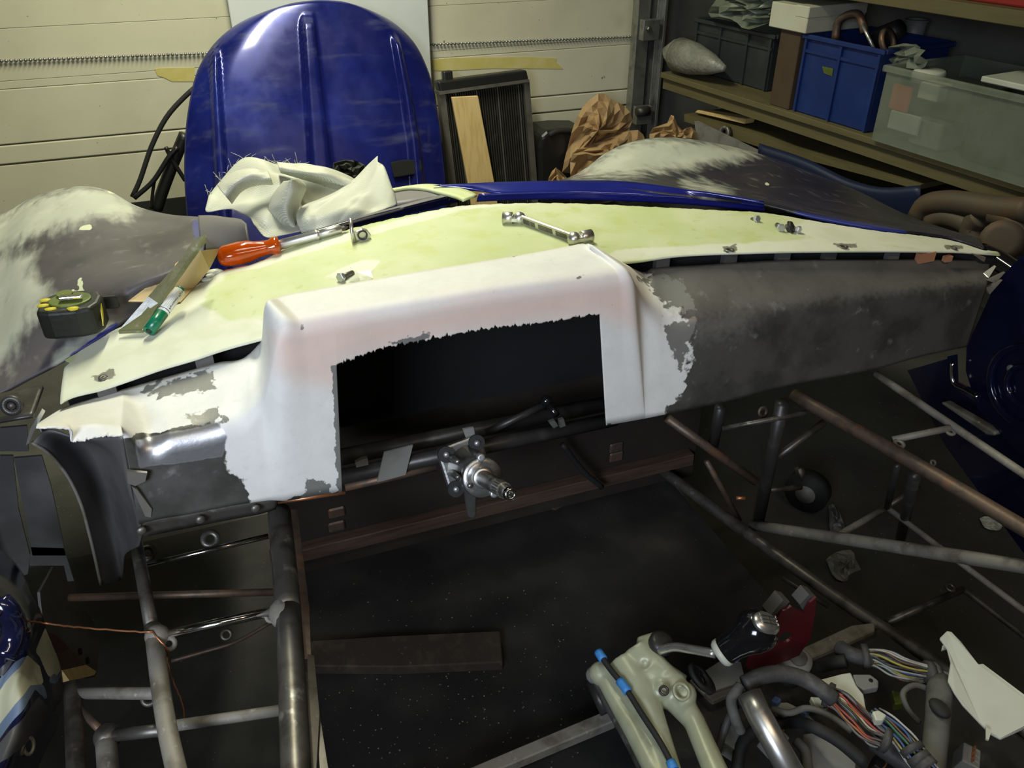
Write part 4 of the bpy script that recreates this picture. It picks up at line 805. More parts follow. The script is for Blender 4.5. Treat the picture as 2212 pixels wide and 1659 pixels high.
MB().box((.026, .022, .012), (.050, .030, .030), Mt).build('mouth_hook', g['black_plastic'], tm, smooth=False, mods=[BEV(.002, 1)])
# resin-coated strip and card strip
def flat(name, pts, m, th, label, cat, mods=None): 
    return tag(MB().prism([atS(x, y, d) for x, y, d in pts], (0, 0, -th)).build(name, m, smooth=False, mods=mods), label, cat)
flat('fibreglass_strip', [(254,714,.011),(308,712,.011),(342,655,.030),(396,580,.060),(446,512,.084),(444,504,.085),(418,516,.084),(380,570,.064),(320,640,.040)], g['resin_strip'], .006, 'olive resin coated fibreglass strip lying across scuttle edge', 'strip', [BEV(.001, 1)])
flat('card_strip', [(277,650,.024),(330,610,.030),(400,552,.042),(434,541,.050),(474,537,.030),(452,580,.018),(418,621,.003),(390,652,.003)], g['card'], .0015, 'tan card strip tucked under the fibreglass strip', 'card')
# marker pen
rp = .0080; a, b = atS(321, 716, rp + .002), atS(391, 624, .030); Mp_ = frame(a, b - a, (0, 0, 1)); Lp = float(np.linalg.norm(b - a))
pn = thing('marker_pen', 'white marker pen with green cap lying on the scuttle', 'pen', a - (0, 0, rp))
MB().lathe([(.0064, .0005), (rp, 0), (rp, Lp*.42), (.0072, Lp*.42)], Mp_, 20).build('cap', g['pen_green'], pn)
MB().lathe([(.0040, -.0003), (.0040, .0006)], Mp_, 16).build('cap_recess', g['ink'], pn)
bar = MB().lathe([(.0076, Lp*.415), (.0076, Lp*.95), (.0062, Lp*.955)], Mp_, 20).build('barrel', g['pen_white'], pn)
MB().lathe([(.0058, Lp*.95), (.0058, Lp), (.0045, Lp*1.005)], Mp_, 16).build('end_plug', g['pen_green'], pn)
MB().lathe([(.00775, Lp*.47), (.00775, Lp*.482)], Mp_, 20, False, False).build('ring_line', g['ink'], pn)
def lettering(txt, size, M, m, name, parent, wrap=None):
    cu = bpy.data.curves.new(name, 'FONT'); cu.body = txt; cu.size = size; cu.extrude = .00012; cu.align_x = 'LEFT'; cu.align_y = 'CENTER'
    to = bpy.data.objects.new('tmp', cu); C.objects.link(to); me = bpy.data.meshes.new_from_object(to.evaluated_get(bpy.context.evaluated_depsgraph_get()))
    bpy.data.objects.remove(to); V = [M @ Vector(v.co) if wrap is None else M @ Vector(wrap(v.co)) for v in me.vertices]
    return mk(name, [tuple(v) for v in V], [tuple(p.vertices) for p in me.polygons], m, parent, smooth=False)
def wrapcyl(r, ang, h0):                                             # text runs along the axis, height wraps round the barrel
    def f(c): t = ang - c.y / r; return ((r + .0001 + c.z) * math.cos(t), (r + .0001 + c.z) * math.sin(t), h0 + c.x)
    return f
vdir = Vector(CAM - a); loc_ = Mp_.to_3x3().inverted() @ vdir; va = math.atan2(loc_.y, loc_.x)
def chk(sgn): return sgn
lettering('Permanent Marker', .0050, Mp_, g['ink'], 'lettering', bar, lambda c: ((.0078) * math.cos(va + .45 + c.y/.0076), (.0078) * math.sin(va + .45 + c.y/.0076), Lp*.51 + c.x))
for k, (da, w) in enumerate(((.05, .40), (-.25, .36), (-.55, .38))):  # fine print too small to read: hair lines
    MB().tube([np.array(Mp_ @ Vector((0.00765*math.cos(va+da), 0.00765*math.sin(va+da), Lp*(.51+.0)))), np.array(Mp_ @ Vector((0.00765*math.cos(va+da), 0.00765*math.sin(va+da), Lp*(.51+w))))], .00015, 4).build('print_line', g['grey_plastic'], bar)
# screwdriver with amber handle
a, b, c = atS(470, 557, .0165), atS(604, 529, .012), atS(748, 491, .008)
sdv = thing('screwdriver', 'amber handled screwdriver with thick steel shaft', 'screwdriver', (a + b) / 2 - (0, 0, .017))
Lh = float(np.linalg.norm(b - a)); Mh = frame(a, b - a, (0, 0, 1))
pr = [(.004, 0), (.011, .002), (.0155, .010), (.0165, .022), (.0172, Lh*.38), (.0160, Lh*.5), (.0125, Lh*.63), (.0110, Lh*.75), (.0108, Lh*.84), (.0135, Lh*.90), (.0138, Lh*.96), (.0115, Lh)]
hn = MB(); n = 36; V = [(r*(1 - .06*(k % 6 in (0, 5)) * (.15 < h/Lh < .85))*math.cos(2*math.pi*k/n), r*(1 - .06*(k % 6 in (0, 5)) * (.15 < h/Lh < .85))*math.sin(2*math.pi*k/n), h) for r, h in pr for k in range(n)]
hn.add(xf(V, Mh), [(i*n+k, i*n+(k+1) % n, (i+1)*n+(k+1) % n, (i+1)*n+k) for i in range(len(pr)-1) for k in range(n)] + [tuple(range(n))[::-1], tuple((len(pr)-1)*n+k for k in range(n))])
hn.build('handle', g['amber'], sdv)
d_ = (c - b); Ld = float(np.linalg.norm(d_)); Ms = frame(b, d_, (0, 0, 1))
MB().lathe([(.0075, -.02), (.0075, Ld*.52), (.0085, Ld*.53), (.0085, Ld*.56), (.0075, Ld*.57)], Ms, 18).build('shaft', g['satin_chrome'], sdv)
MB().lathe([(.0070, Ld*.57), (.0070, Ld*.90), (.005, Ld*.92)], Ms, 18).build('bit_holder', g['satin_chrome'], sdv); MB().lathe([(.004, Ld*.90), (.004, Ld*.97), (.001, Ld*1.03)], Ms, 6).build('bit', g['dark_steel'], sdv, smooth=False)
# small bit ratchet standing beside the screwdriver
br_ = thing('bit_ratchet', 'small chrome bit ratchet standing on the green panel', 'ratchet', atS(775, 524))
Yk_ = atS(772, 524)[1]
MB().tube([atY(757, 472, Yk_ + .01), atY(760, 500, Yk_), atY(766, 523, Yk_)], [.0028, .0028, .0040], 10).build('stem', g['satin_chrome'], br_)
MB().prism([atY(x, y, Yk_) for x, y in [(760,500),(770,500),(782,495),(794,498),(802,508),(798,520),(788,524),(774,520),(766,524),(760,520)]], (0, .009, 0)).build('head', g['satin_chrome'], br_, smooth=False, mods=[BEV(.0012, 2)])
MB().ring(atY(783, 508, Yk_ - .001), (0, -1, .1), .0078, .0055, .003, 20).build('drive_ring', g['dark_steel'], br_)
# double-ended swivel socket wrench
def SW(x, y, d=.009): return atS(x, y, d)
sw = thing('swivel_wrench', 'chrome double ended swivel socket wrench on green panel', 'wrench', SW(1185, 500, 0))
q1, q2 = SW(1122, 472), SW(1240, 515); dv = (q2 - q1); Lw = float(np.linalg.norm(dv)); Mw = frame(q1, np.cross(dv, (0, 0, 1)) * -1 + np.array((0, 0, .25)) * Lw, dv)
MB().box((.004, -.0075, -.0028), (Lw - .004, .0075, .0028), Mw).build('handle_bar', g['satin_chrome'], sw, smooth=False, mods=[BEV(.0018, 2)])
for x0, x1 in ((.10, .32), (.38, .64), (.70, .90)):
    for sgn in (-1, 1):
        MB().box((Lw*x0, -.0042, sgn*.0029 - .0003), (Lw*x1, .0042, sgn*.0029 + .0003), Mw).build('recess_panel', g['steel'], sw, smooth=False, mods=[BEV(.0002, 1)])
for (p, e) in (((1122,472),(1086,471)), ((1240,516),(1277,509))):
    pa, pb = SW(*p), SW(*e); MB().ball(pa, .0105).build('knuckle', g['satin_chrome'], sw); M2 = frame(pa, pb - pa); Lk = float(np.linalg.norm(pb - pa))
    MB().box((-.0095, -.0035, 0), (.0095, .0035, Lk*.5), M2).build('fork', g['satin_chrome'], sw, smooth=False, mods=[BEV(.001, 1)])
    MB().lathe([(.0088, Lk*.40), (.0098, Lk*.44), (.0098, Lk), (.0078, Lk), (.0078, Lk*.75)], M2, 24, True, True).build('socket', g['satin_chrome'], sw)
# hexagon bolts
def bolt(px, py, d, rr, ln, label, mhead='zinc', group=None):
    c = atS(px, py, rr); t = thing('hex_bolt', label, 'bolt', c - (0, 0, rr)); Mb = frame(c, d)
    MB().lathe([(rr, -.004), (rr, 0), (rr*.85, .001)], Mb, 6).build('head', g[mhead], t, smooth=False); MB().lathe([(rr*.55, -.004 - ln), (rr*.55, -.003)], Mb, 12).build('shank', g['steel'], t)
bolt(734, 600, (-.8, -.6, .1), .0072, .022, 'zinc hex bolt lying beside clear film scrap')
bolt(1688, 493, (-.3, -1, .1), .0066, .016, 'pale headed bolt lying left of the dark nut'); bolt(1727, 497, (.3, -1, .1), .0062, .010, 'bluish zinc bolt lying right of the dark nut')
bolt(1637, 473, (.1, -1, .4), .0062, .010, 'lone small zinc bolt near the blue edge')
c = atS(1708, 491, .008); nt = thing('flange_nut', 'dark steel flange nut among the small bolts', 'nut', c - (0, 0, .009))
MB().lathe([(.0075, -.006), (.0085, .002), (.0095, .004)], frame(c, (.5, -.5, .5)), 6).build('hex', g['dark_steel'], nt, smooth=False); MB().ring(c, (.5, -.5, .5), .0105, .004, .002).build('flange', g['dark_steel'], nt)
flat('clear_film', [(752,606,.003),(772,587,.008),(800,583,.007),(806,600,.004),(780,612,.002)], g['film'], .0006, 'crumpled scrap of clear film on green panel', 'film')
# filler flakes by the screwdriver handle
for k, (x, y, s) in enumerate(((462,588,.009),(446,604,.006),(454,595,.005))):
    c = atS(x, y, .003); MB_ = MB().ball(c, s, (1.5, .8, .5), 8); tag(MB_.build('filler_flake', g['white_plastic'], smooth=False), ('largest filler crumb under the screwdriver handle', 'filler crumb on the tan card strip edge', 'smallest filler crumb between card strip and screwdriver')[k], 'flake', 'filler flakes')
# ================================================================== GEAR SHIFTER
gs = thing('gear_shifter', 'cream cast gear shifter with curved lever and black knob', 'gear shifter', atZ(1420, 1560, .25))
def zp(x, y, z): return atZ(x, y, z)
cm = MB()
cm.tube([zp(1300,1450,.31), zp(1322,1500,.31), zp(1370,1580,.31), zp(1430,1690,.31)], [.014, .012, .014, .016], 12); cm.ball(zp(1298,1455,.31), .018)
cm.tube([zp(1345,1430,.325), zp(1375,1480,.32), zp(1400,1540,.315)], [.026, .030, .022], 14); cm.tube([zp(1400,1450,.33), zp(1470,1490,.325)], [.026, .022], 14)
cm.tube([zp(1400,1530,.32), zp(1430,1600,.32), zp(1462,1700,.32)], [.020, .014, .013], 12); cm.tube([zp(1455,1500,.32), zp(1500,1560,.32), zp(1560,1700,.32)], [.022, .015, .017], 12)
cm.tube([zp(1370,1500,.30), zp(1430,1640,.30), zp(1450,1700,.30)], [.012, .010, .010], 10)
cm.tube([zp(1375,1395,.345), zp(1395,1430,.335)], [.020, .024], 12); cm.tube([zp(1380,1392,.35), zp(1425,1378,.35)], .011, 10); cm.tube([zp(1425,1378,.35), zp(1448,1400,.345)], .010, 10); cm.tube([zp(1392,1405,.345), zp(1440,1460,.34)], [.014, .016], 10)
cm.ball(zp(1478,1500,.33), .018); cm.ball(zp(1432,1488,.335), .014)
cm.build('casting', g['shift_cast'], gs, mods=[('REMESH', dict(mode='VOXEL', voxel_size=.0035, use_smooth_shade=True)), ('SMOOTH', dict(factor=.5, iterations=4))])
MB().ring(zp(1472,1494,.348), (.1, -.4, .9), .013, .009, .004, 20).build('boss_ring', g['shift_cast'], gs); MB().ring(zp(1434,1492,.352), (-.2, -.5, .9), .007, .004, .004).build('spring_pin', g['dark_steel'], gs)
MB().lathe([(.018, 0), (.018, .02), (.012, .024)], frame(zp(1420,1402,.345), (.2, -.2, 1)), 18).build('pivot_socket', g['dark_steel'], gs)
MB().tube(spline([zp(1425,1405,.36), zp(1455,1398,.375), zp(1490,1402,.39), zp(1545,1412,.405)], 20), .0065, 12).build('lever', g['satin_chrome'], gs)
ka, kb = zp(1556, 1412, .405), zp(1650, 1350, .45); Mk = frame(ka, kb - ka, (0, 0, 1)); Lk = float(np.linalg.norm(kb - ka))
kn = MB().lathe([(.016, 0), (.0185, .004), (.0190, .012), (.0200, .024), (.0235, .036), (.0285, .048), (.0300, .058), (.0285, .068), (.0240, .076), (.012, .080)], Mk, 32).build('knob', g['black_gloss'], gs)
MB().lathe([(.0165, -.003), (.0195, .001), (.0195, .006), (.017, .007)], Mk, 28).build('collar', g['white_plastic'], gs)
vk = Vector(CAM - kb); kd = (np.array(Mk.col[2][:3]) * .85 + np.array(vk.normalized()) * .52); kd /= np.linalg.norm(kd)
kc = np.array(Mk @ Vector((0, 0, .052))); Mi = frame(kc + kd * .0255, kd, (0, -.3, 1)); Mi = Mi @ Matrix.Diagonal((1.25, .95, 1, 1))
MB().lathe([(.0175, 0), (.0165, .005), (.011, .0085), (.004, .0098)], Mi, 28).build('pattern_cap', g['satin_chrome'], gs)
for k in range(3):
    MB().box((-.009, -.0075 + .0055*k, .0090), (.009, -.0066 + .0055*k, .0102), Mi).build('pattern_line', g['ink'], gs, smooth=False)
MB().box((-.0006, -.0075, .0092), (.0006, .0044, .0104), Mi).build('pattern_line', g['ink'], gs, smooth=False)
for k, ch_ in enumerate('135'): lettering(ch_, .005, Mi @ Matrix.Translation((.0095, -.0085 + .0055*k, .0088)), g['pen_white'], 'gear_number', gs)
for k, ch_ in enumerate('24R'): lettering(ch_, .005, Mi @ Matrix.Translation((-.0125, -.0085 + .0055*k, .0088)), g['pen_white'], 'gear_number', gs)
# gear cables with blue tape
def cable(name, label, pts, r, tapes=()):
    t = thing(name, label, 'cable', pts[0] - (0, 0, .02)); R = spline(pts, 40); MB().tube(R, r, 10).build('sheath', g['black_rubber'], t)
    for f0, f1 in tapes:
        i0, i1 = int(f0*39), int(f1*39); MB().tube(R[i0:max(i1, i0+2)], r * 1.55, 12).build('tape_band', g['blue_tape'], t)
cable('shift_cable', 'black shift cable with two blue tape bands along the casting', [zp(1292,1408,.345), zp(1318,1445,.345), zp(1350,1485,.345), zp(1385,1540,.342), zp(1430,1610,.338), zp(1470,1690,.334)], .0042, [(.02, .12), (.30, .42), (.88, .97)])
# side link rod
lk = thing('link_rod', 'dusty pivot arm rod outboard of the gear shifter casting', 'rod', zp(1290, 1470, .25))
MB().tube(spline([zp(1282,1455,.29), zp(1300,1500,.28), zp(1350,1590,.27), zp(1400,1690,.27)], 16), .006, 10).build('rod', g['steel'], lk); MB().ball(zp(1284,1458,.29), .013).build('ball_joint', g['grey_plastic'], lk); MB().tube([zp(1278,1470,.26), zp(1310,1540,.24)], .010, 10).build('damper', g['dark_steel'], lk)
# black grommet on the right of the casting
gm = thing('rubber_bush', 'ribbed black rubber bush on the shifter casting side', 'bush', zp(1512, 1455, .28))
for k in range(3): MB().ring(zp(1512 + 6*k, 1462 + 6*k, .32 - .004*k), (.6, -.2, .7), .022 - .002*k, .012, .006).build('rib', g['black_rubber'], gm)
# red bracket
rb = thing('red_bracket', 'dark red metal bracket with an oval hole behind the gear knob', 'bracket', atY(1680, 1440, .66))
ro = [(1612,1440),(1622,1412),(1648,1392),(1668,1350),(1690,1318),(1708,1308),(1722,1318),(1736,1322),(1748,1300),(1762,1288),(1758,1330),(1748,1378),(1722,1418),(1690,1428),(1640,1446)]
def plate_hole(poly, hole, Yp, th, name, m, parent):
    bm = bmesh.new(); ov = [bm.verts.new(tuple(atY(x, y, Yp))) for x, y in poly]; hv = [bm.verts.new(tuple(atY(x, y, Yp))) for x, y in hole]
    es = [bm.edges.new((v[i], v[(i+1) % len(v)])) for v in (ov, hv) for i in range(len(v))]
    bmesh.ops.triangle_fill(bm, edges=es, use_beauty=True, use_dissolve=False); bm.verts.ensure_lookup_table(); bm.verts.index_update()
    return mk(name, [tuple(v.co) for v in bm.verts], [tuple(v.index for v in f.verts) for f in bm.faces], m, parent, smooth=False, mods=[SOL(th, 0)])
th_ = np.linspace(0, 6.283, 17)[:-1]; plate_hole(ro, [(1695 + 15*math.cos(t) + 4*math.sin(t), 1375 + 10*math.sin(t) - 8*math.cos(t)) for t in th_], .64, .004, 'plate', g['red_paint'], rb)
for pl in ([(1668,1350),(1690,1318),(1706,1300),(1692,1296),(1664,1330)], [(1736,1322),(1748,1300),(1762,1288),(1748,1284),(1728,1306)]):
    MB().prism([atY(x, y, .645) for x, y in pl], (0, .02, 0)).build('bent_lug', g['grey_panel'], rb, smooth=False)
# chrome handbrake tube
hb = thing('handbrake_lever', 'polished steel handbrake tube rising among the wiring', 'lever', zp(1700, 1640, .22))
MB().tube([zp(1618,1498,.36), zp(1640,1545,.35), zp(1735,1715,.32)], .0165, 24, False).build('tube', g['satin_chrome'], hb, mods=[SOL(.002)]); MB().tube([zp(1619,1500,.358), zp(1622,1506,.357)], .0150, 20).build('bore', g['dark_steel'], hb)
# ================================================================== WIRING HEAP
r_ = random.Random(31)
def harness(name, label, pts, rad_, n, cols, z_end=None, bands=(0., 1.), rw=.0017):
    t = thing(name, label, 'wiring', pts[len(pts)//2] - (0, 0, .03)); R = spline(pts, 26)
    for k in range(n):
        a0 = 2*math.pi*k/n + r_.uniform(-.3, .3); rr = rad_ * r_.uniform(.45, 1.); wv = [r_.uniform(0, 6.3), r_.uniform(0, 6.3)]
        Q = np.array([p + rr * (1 + .35*math.sin(math.pi*i/25)) * np.array((math.cos(a0), math.sin(a0)*.4, math.sin(a0)*.9)) + .0012*np.array((math.sin(i*.5+wv[0]), math.cos(i*.4+wv[1]), 0)) for i, p in enumerate(R)])
        MB().tube(Q, rw, 5).build('wire', g['wire_' + cols[k % len(cols)]], t)
    for f in bands:
        i0 = min(23, int(f*25)); MB().tube(R[i0:i0+3], rad_ * 1.35, 12).build('loom_tape', g['loom'], t)
    return t
harness('wire_bundle', 'wire bundle striped white and blue near the white plastic cover', [zp(1862,1418,.30), zp(1905,1420,.305), zp(1945,1440,.305), zp(1990,1452,.30), zp(2020,1458,.295)], .014, 20, ['white', 'grey', 'blue', 'white', 'green', 'white', 'brown', 'yellow', 'black'], bands=(0., .85, .92))
harness('wire_bundle', 'wire bundle with red and orange strands fanning below white connector', [zp(1785,1498,.33), zp(1815,1515,.33), zp(1850,1550,.325), zp(1885,1585,.32), zp(1915,1600,.315)], .013, 18, ['red', 'orange', 'grey', 'black', 'red', 'white', 'yellow', 'black'], bands=(0., .95))
harness('wire_bundle', 'wire bundle with blue and yellow strands at the loom tail', [zp(1890,1545,.325), zp(1925,1570,.325), zp(1955,1600,.32), zp(1985,1640,.315), zp(2040,1700,.31)], .012, 14, ['blue', 'yellow', 'white', 'blue', 'brown', 'green'], bands=(.55, .65, .75))
def hose(name, label, cat, pts, r, m, n=30): 
    R = spline(pts, n); return tag(MB().tube(R, r, 12).build(name, m, base=R.mean(0) - (0, 0, r)), label, cat)
hose('wiring_loom', 'grey taped wiring loom curving over the chrome tube end', 'loom', [zp(1608,1478,.35), zp(1640,1462,.355), zp(1690,1455,.355), zp(1740,1468,.35), zp(1775,1490,.345), zp(1800,1510,.335)], .0115, g['loom'])
hose('wiring_loom', 'grey loom strand dropping left of the chrome tube', 'loom', [zp(1600,1480,.34), zp(1580,1510,.33), zp(1588,1550,.32), zp(1600,1580,.30)], .0075, g['dust_rubber'])
hose('black_hose', 'black hose arching over the grey junction box', 'hose', [zp(1590,1700,.24), zp(1602,1610,.27), zp(1640,1572,.275), zp(1700,1560,.29), zp(1760,1572,.34), zp(1810,1600,.335), zp(1870,1650,.32)], .0085, g['black_rubber'])
hose('black_hose', 'thin black hose looping down beside the junction box', 'hose', [zp(1720,1600,.30), zp(1738,1620,.30), zp(1745,1660,.29), zp(1760,1700,.28)], .007, g['dust_rubber'])
hose('wiring_loom', 'dark taped loom tail leaving the heap of wires', 'loom', [zp(1885,1600,.27), zp(1930,1632,.27), zp(1975,1662,.265), zp(2040,1720,.26)], .013, g['loom'])
hose('wiring_loom', 'dark loom end with plug behind the striped wire bundle', 'loom', [zp(1815,1400,.29), zp(1840,1415,.30), zp(1862,1420,.30), zp(1880,1420,.30)], .012, g['loom'])
hose('wiring_loom', 'thin grey cable crossing above the junction box', 'loom', [zp(1665,1530,.32), zp(1700,1540,.325), zp(1745,1530,.325), zp(1790,1545,.32), zp(1840,1580,.315)], .0045, g['dust_rubber'])
hose('wiring_loom', 'black ribbed cable rising beside the gear casting leg', 'loom', [zp(1545,1640,.26), zp(1560,1590,.29), zp(1580,1540,.31), zp(1606,1500,.32)], .0055, g['loom'])
hose('wiring_loom', 'thin grey cable loop between gaiter and wire bundle', 'loom', [zp(1985,1560,.27), zp(1960,1530,.29), zp(1950,1500,.30), zp(1975,1480,.30), zp(2010,1490,.29)], .004, g['dust_rubber'])
hose('black_hose', 'black tube end poking from behind the large white connector', 'hose', [zp(1770,1440,.27), zp(1800,1432,.29), zp(1828,1428,.30)], .010, g['black_rubber'])
for kx, (x0, y0, lab) in enumerate(((1545,1680,'black relay with copper blades at casting foot'), (1672,1600,'black relay in shadow of chrome tube'), (1905,1655,'black relay under loom tail'), (2090,1640,'black relay on rail below the plastic cover'))):
    rl_ = thing('relay', lab, 'relay', zp(x0, y0, .21)); Mr = frame(zp(x0, y0, .23), (.1, -.2, 1), (1, .3 * kx, 0))
    MB().box((-.016, -.012, -.02), (.016, .012, .012), Mr).build('case', g['grey_plastic'] if kx % 2 else g['black_plastic'], rl_, smooth=False, mods=[BEV(.002, 2)])
    for b0 in (-.009, 0, .009): MB().box((b0 - .003, -.001, .012), (b0 + .003, .001, .020), Mr).build('blade', g['copper'], rl_, smooth=False)
# gaiter
gt = thing('rubber_gaiter', 'dusty grey rubber gaiter standing beside the white plastic cover', 'gaiter', zp(2030, 1600, .2))
MB().tube(spline([zp(2034,1466,.30), zp(2030,1500,.30), zp(2024,1570,.29), zp(2010,1700,.27)], 14), [.012,.0165,.018,.018,.017,.017,.0165,.0165,.0165,.016,.016,.016,.016,.016], 16).build('sleeve', g['dust_rubber'], gt)
MB().ring(zp(2034,1462,.305), (0, .4, .9), .014, .009, .005).build('rim', g['grey_plastic'], gt); MB().ball(zp(2030,1530,.312), .012, (1, 1.4, .6)).build('patch', g['black_rubber'], gt)
# white plastic cover
wp = thing('plastic_cover', 'pale cream plastic trim cover leaning on the right rail', 'cover', zp(2120, 1500, .28))
MB().prism([zp(x, y, z) for x, y, z in [(2030,1378,.345),(2046,1362,.35),(2056,1364,.35),(2076,1386,.345),(2114,1434,.34),(2124,1433,.34),(2214,1500,.335),(2262,1545,.33),(2212,1572,.31),(2162,1596,.30),(2140,1584,.30),(2116,1560,.305),(2080,1522,.315),(2062,1496,.32),(2048,1470,.325),(2054,1430,.335),(2046,1400,.34)]], (0, 0, -.004)).build('shell', g['white_plastic'], wp, smooth=False, mods=[BEV(.001, 1)])
MB().prism([zp(x, y, .312) for x, y in [(2130,1570),(2142,1578),(2136,1598),(2130,1596)]], (0, 0, -.003)).build('clip_tongue', g['white_plastic'], wp, smooth=False)
MB().prism([zp(x, y, .33) for x, y in [(2036,1394),(2044,1392),(2046,1400),(2034,1404)]], (0, 0, -.003)).build('clip_tongue', g['white_plastic'], wp, smooth=False)
# connectors
def conn(name, label, poly, z, th, m, holes=(), cat='connector'):
    t = thing(name, label, cat, zp(*np.mean(np.array(poly), 0), z - th)); MB().prism([zp(x, y, z) for x, y in poly], (0, 0, -th)).build('housing', m, t, smooth=False, mods=[BEV(.002, 2)])
    for x, y, r in holes: MB().lathe([(r, 0), (r, .0008)], frame(zp(x, y, z + .0003), (0, 0, 1)), 10).build('hole', g['void_black'], t)
    return t
conn('plastic_connector', 'large white plastic connector half under the grey loom', [(1762,1470),(1818,1455),(1838,1452),(1850,1480),(1866,1500),(1872,1535),(1850,1550),(1818,1520),(1790,1492)], .325, .02, g['white_plastic'])
conn('plastic_connector', 'grey connector lug with a square hole', [(1842,1456),(1880,1456),(1898,1470),(1898,1484),(1866,1490),(1850,1480)], .318, .012, g['grey_plastic'], [(1881,1470,.003)])
conn('plastic_connector', 'small white connector tucked under loom tape', [(1750,1504),(1776,1506),(1792,1526),(1780,1534),(1760,1524)], .31, .012, g['white_plastic'])
conn('plastic_connector', 'white cube connector between the coloured wire bundles', [(1884,1536),(1898,1533),(1916,1544),(1908,1556),(1892,1556)], .34, .012, g['white_plastic'])
conn('junction_box', 'light grey junction box beneath the black hose', [(1735,1585),(1780,1580),(1815,1598),(1850,1640),(1846,1700),(1750,1700),(1730,1640)], .29, .03, g['grey_plastic'], cat='box')
conn('junction_box', 'grey relay box left of the handbrake tube', [(1556,1560),(1592,1552),(1604,1590),(1590,1620),(1560,1600)], .27, .03, g['grey_plastic'], cat='box')
conn('plastic_connector', 'grey multi pin connector by the blue plugs', [(1668,1518),(1700,1516),(1740,1535),(1764,1560),(1745,1566),(1690,1545)], .30, .015, g['grey_plastic'])
for x, y in ((1676,1516),(1738,1538),(1590,1396 + 24)):
    tag(MB().box((-.006, -.005, -.005), (.006, .005, .005), frame(zp(x, y, .312), (0, .2, 1), (1, .5, 0))).build('blue_plug', g['wire_blue'], smooth=False, mods=[BEV(.0015, 1)]), {1676: 'bright blue plug beside the chrome handbrake tube', 1738: 'blue plug on the grey multi pin connector', 1590: 'blue plug under the black gear knob'}[x], 'plug', 'blue wiring plugs')
conn('plastic_connector', 'olive yellow plug in the dark below the striped bundle', [(1926,1490),(1962,1498),(1960,1518),(1934,1522)], .25, .015, g['tape_green'])
cyl = thing('grey_canister', 'short grey cylinder under the red bracket', 'cylinder', zp(1725, 1470, .2)); MB().lathe([(.020, -.06), (.022, -.01), (.021, 0), (.014, .002)], frame(zp(1725,1424,.28), (-.1, -.25, 1)), 20).build('barrel', g['grey_plastic'], cyl)
MB().lathe([(.013, .0), (.013, .003)], frame(zp(1725,1422,.282), (-.1, -.25, 1)), 16).build('cap', g['dust_rubber'], cyl)
tp = thing('tunnel_tray', 'grey dusty tunnel plate beneath gear shifter and wiring', 'plate', zp(1700, 1560, .16))
MB().prism([zp(x, y, .20) for x, y in [(1490,1470),(1560,1425),(1600,1430),(1610,1470),(1520,1500)]], (0, 0, -.004)).build('cover_sheet', g['grey_plastic'], tp, smooth=False)
MB().prism([zp(x, y, .17) for x, y in [(1340,1560),(1620,1440),(1900,1360),(2260,1640),(2260,1760),(1440,1760)]], (0, 0, -.004)).build('base_sheet', g['dark_steel'], tp, smooth=False)
# ================================================================== SHELVES ON THE RIGHT
ZM, ZU = .535, .93
zlow = .30
def sbox(s0, s1, d0, d1, z0, z1, mb=None):
    mb = mb or MB(); P_ = [shp(s0, d0, z0), shp(s1, d0, z0), shp(s1, d1, z0), shp(s0, d1, z0)]; return mb.prism(P_, (0, 0, z1 - z0))
rk = thing('shelf_rack', 'wooden shelf rack along the right wall of garage', 'shelf', shp(1.5, .25, FZ))
sbox(-.05, 3.2, 0, .5, ZM - .022, ZM).build('shelf_board', g['shelf_wood'], rk, smooth=False, mods=[BEV(.002, 1)])
sbox(.2, 3.2, 0, .5, ZU, ZU + .04).build('shelf_board', g['shelf_wood'], rk, smooth=False, mods=[BEV(.002, 1)])
sbox(.05, 1.25, .03, .5, zlow - .018, zlow).build('shelf_board', g['shelf_wood'], rk, smooth=False, mods=[BEV(.002, 1)])
sbox(-.05, 3.2, .02, .05, ZM - .07, ZM - .022).build('shelf_rail', g['shelf_wood'], rk, smooth=False)
for s_ in (-.10, 3.22):
    for d0 in ((.46,) if s_ < 0 else (.08, .46)): sbox(s_, s_ + .04, d0, d0 + .04, FZ, ZU + .5).build('upright', g['dark_steel'], rk, smooth=False)
# crates
def crate(label, x0, x1, ytop, d0, depth, m, ribs, tab=None, hgt=None):
    s0, _ = atSh(x0, 200, d0); s1, _ = atSh(x1, 200, d0); z1 = atSh((x0 + x1) / 2, ytop, d0)[1] if hgt is None else ZM + hgt
    t = thing('storage_crate', label, 'crate', shp((s0 + s1) / 2, d0 + depth / 2, ZM)); w = .008
    mb = MB(); sbox(s0, s1, d0, d0 + w, ZM, z1, mb); sbox(s0, s1, d0 + depth - w, d0 + depth, ZM, z1, mb); sbox(s0, s0 + w, d0, d0 + depth, ZM, z1, mb); sbox(s1 - w, s1, d0, d0 + depth, ZM, z1, mb); sbox(s0, s1, d0, d0 + depth, ZM, ZM + w, mb)
    mb.build('tub', m, t, smooth=False, mods=[BEV(.003, 1)])
    mb = MB(); sbox(s0 - .012, s1 + .012, d0 - .014, d0, z1 - .012, z1 + .004, mb); sbox(s0 - .012, s1 + .012, d0 + depth, d0 + depth + .012, z1 - .012, z1 + .004, mb); sbox(s0 - .014, s0, d0, d0 + depth, z1 - .012, z1 + .004, mb); sbox(s1, s1 + .014, d0, d0 + depth, z1 - .012, z1 + .004, mb)
    mb.build('rim', m, t, smooth=False, mods=[BEV(.003, 1)])
    sbox(s0, s1, d0 - .008, d0, z1 - .055, z1 - .045).build('belt', m, t, smooth=False)
    for f in ribs: s = s0 + (s1 - s0) * f; sbox(s - .005, s + .005, d0 - .010, d0, ZM + .004, z1 - .012).build('rib', m, t, smooth=False)
    return t, s0, s1, z1
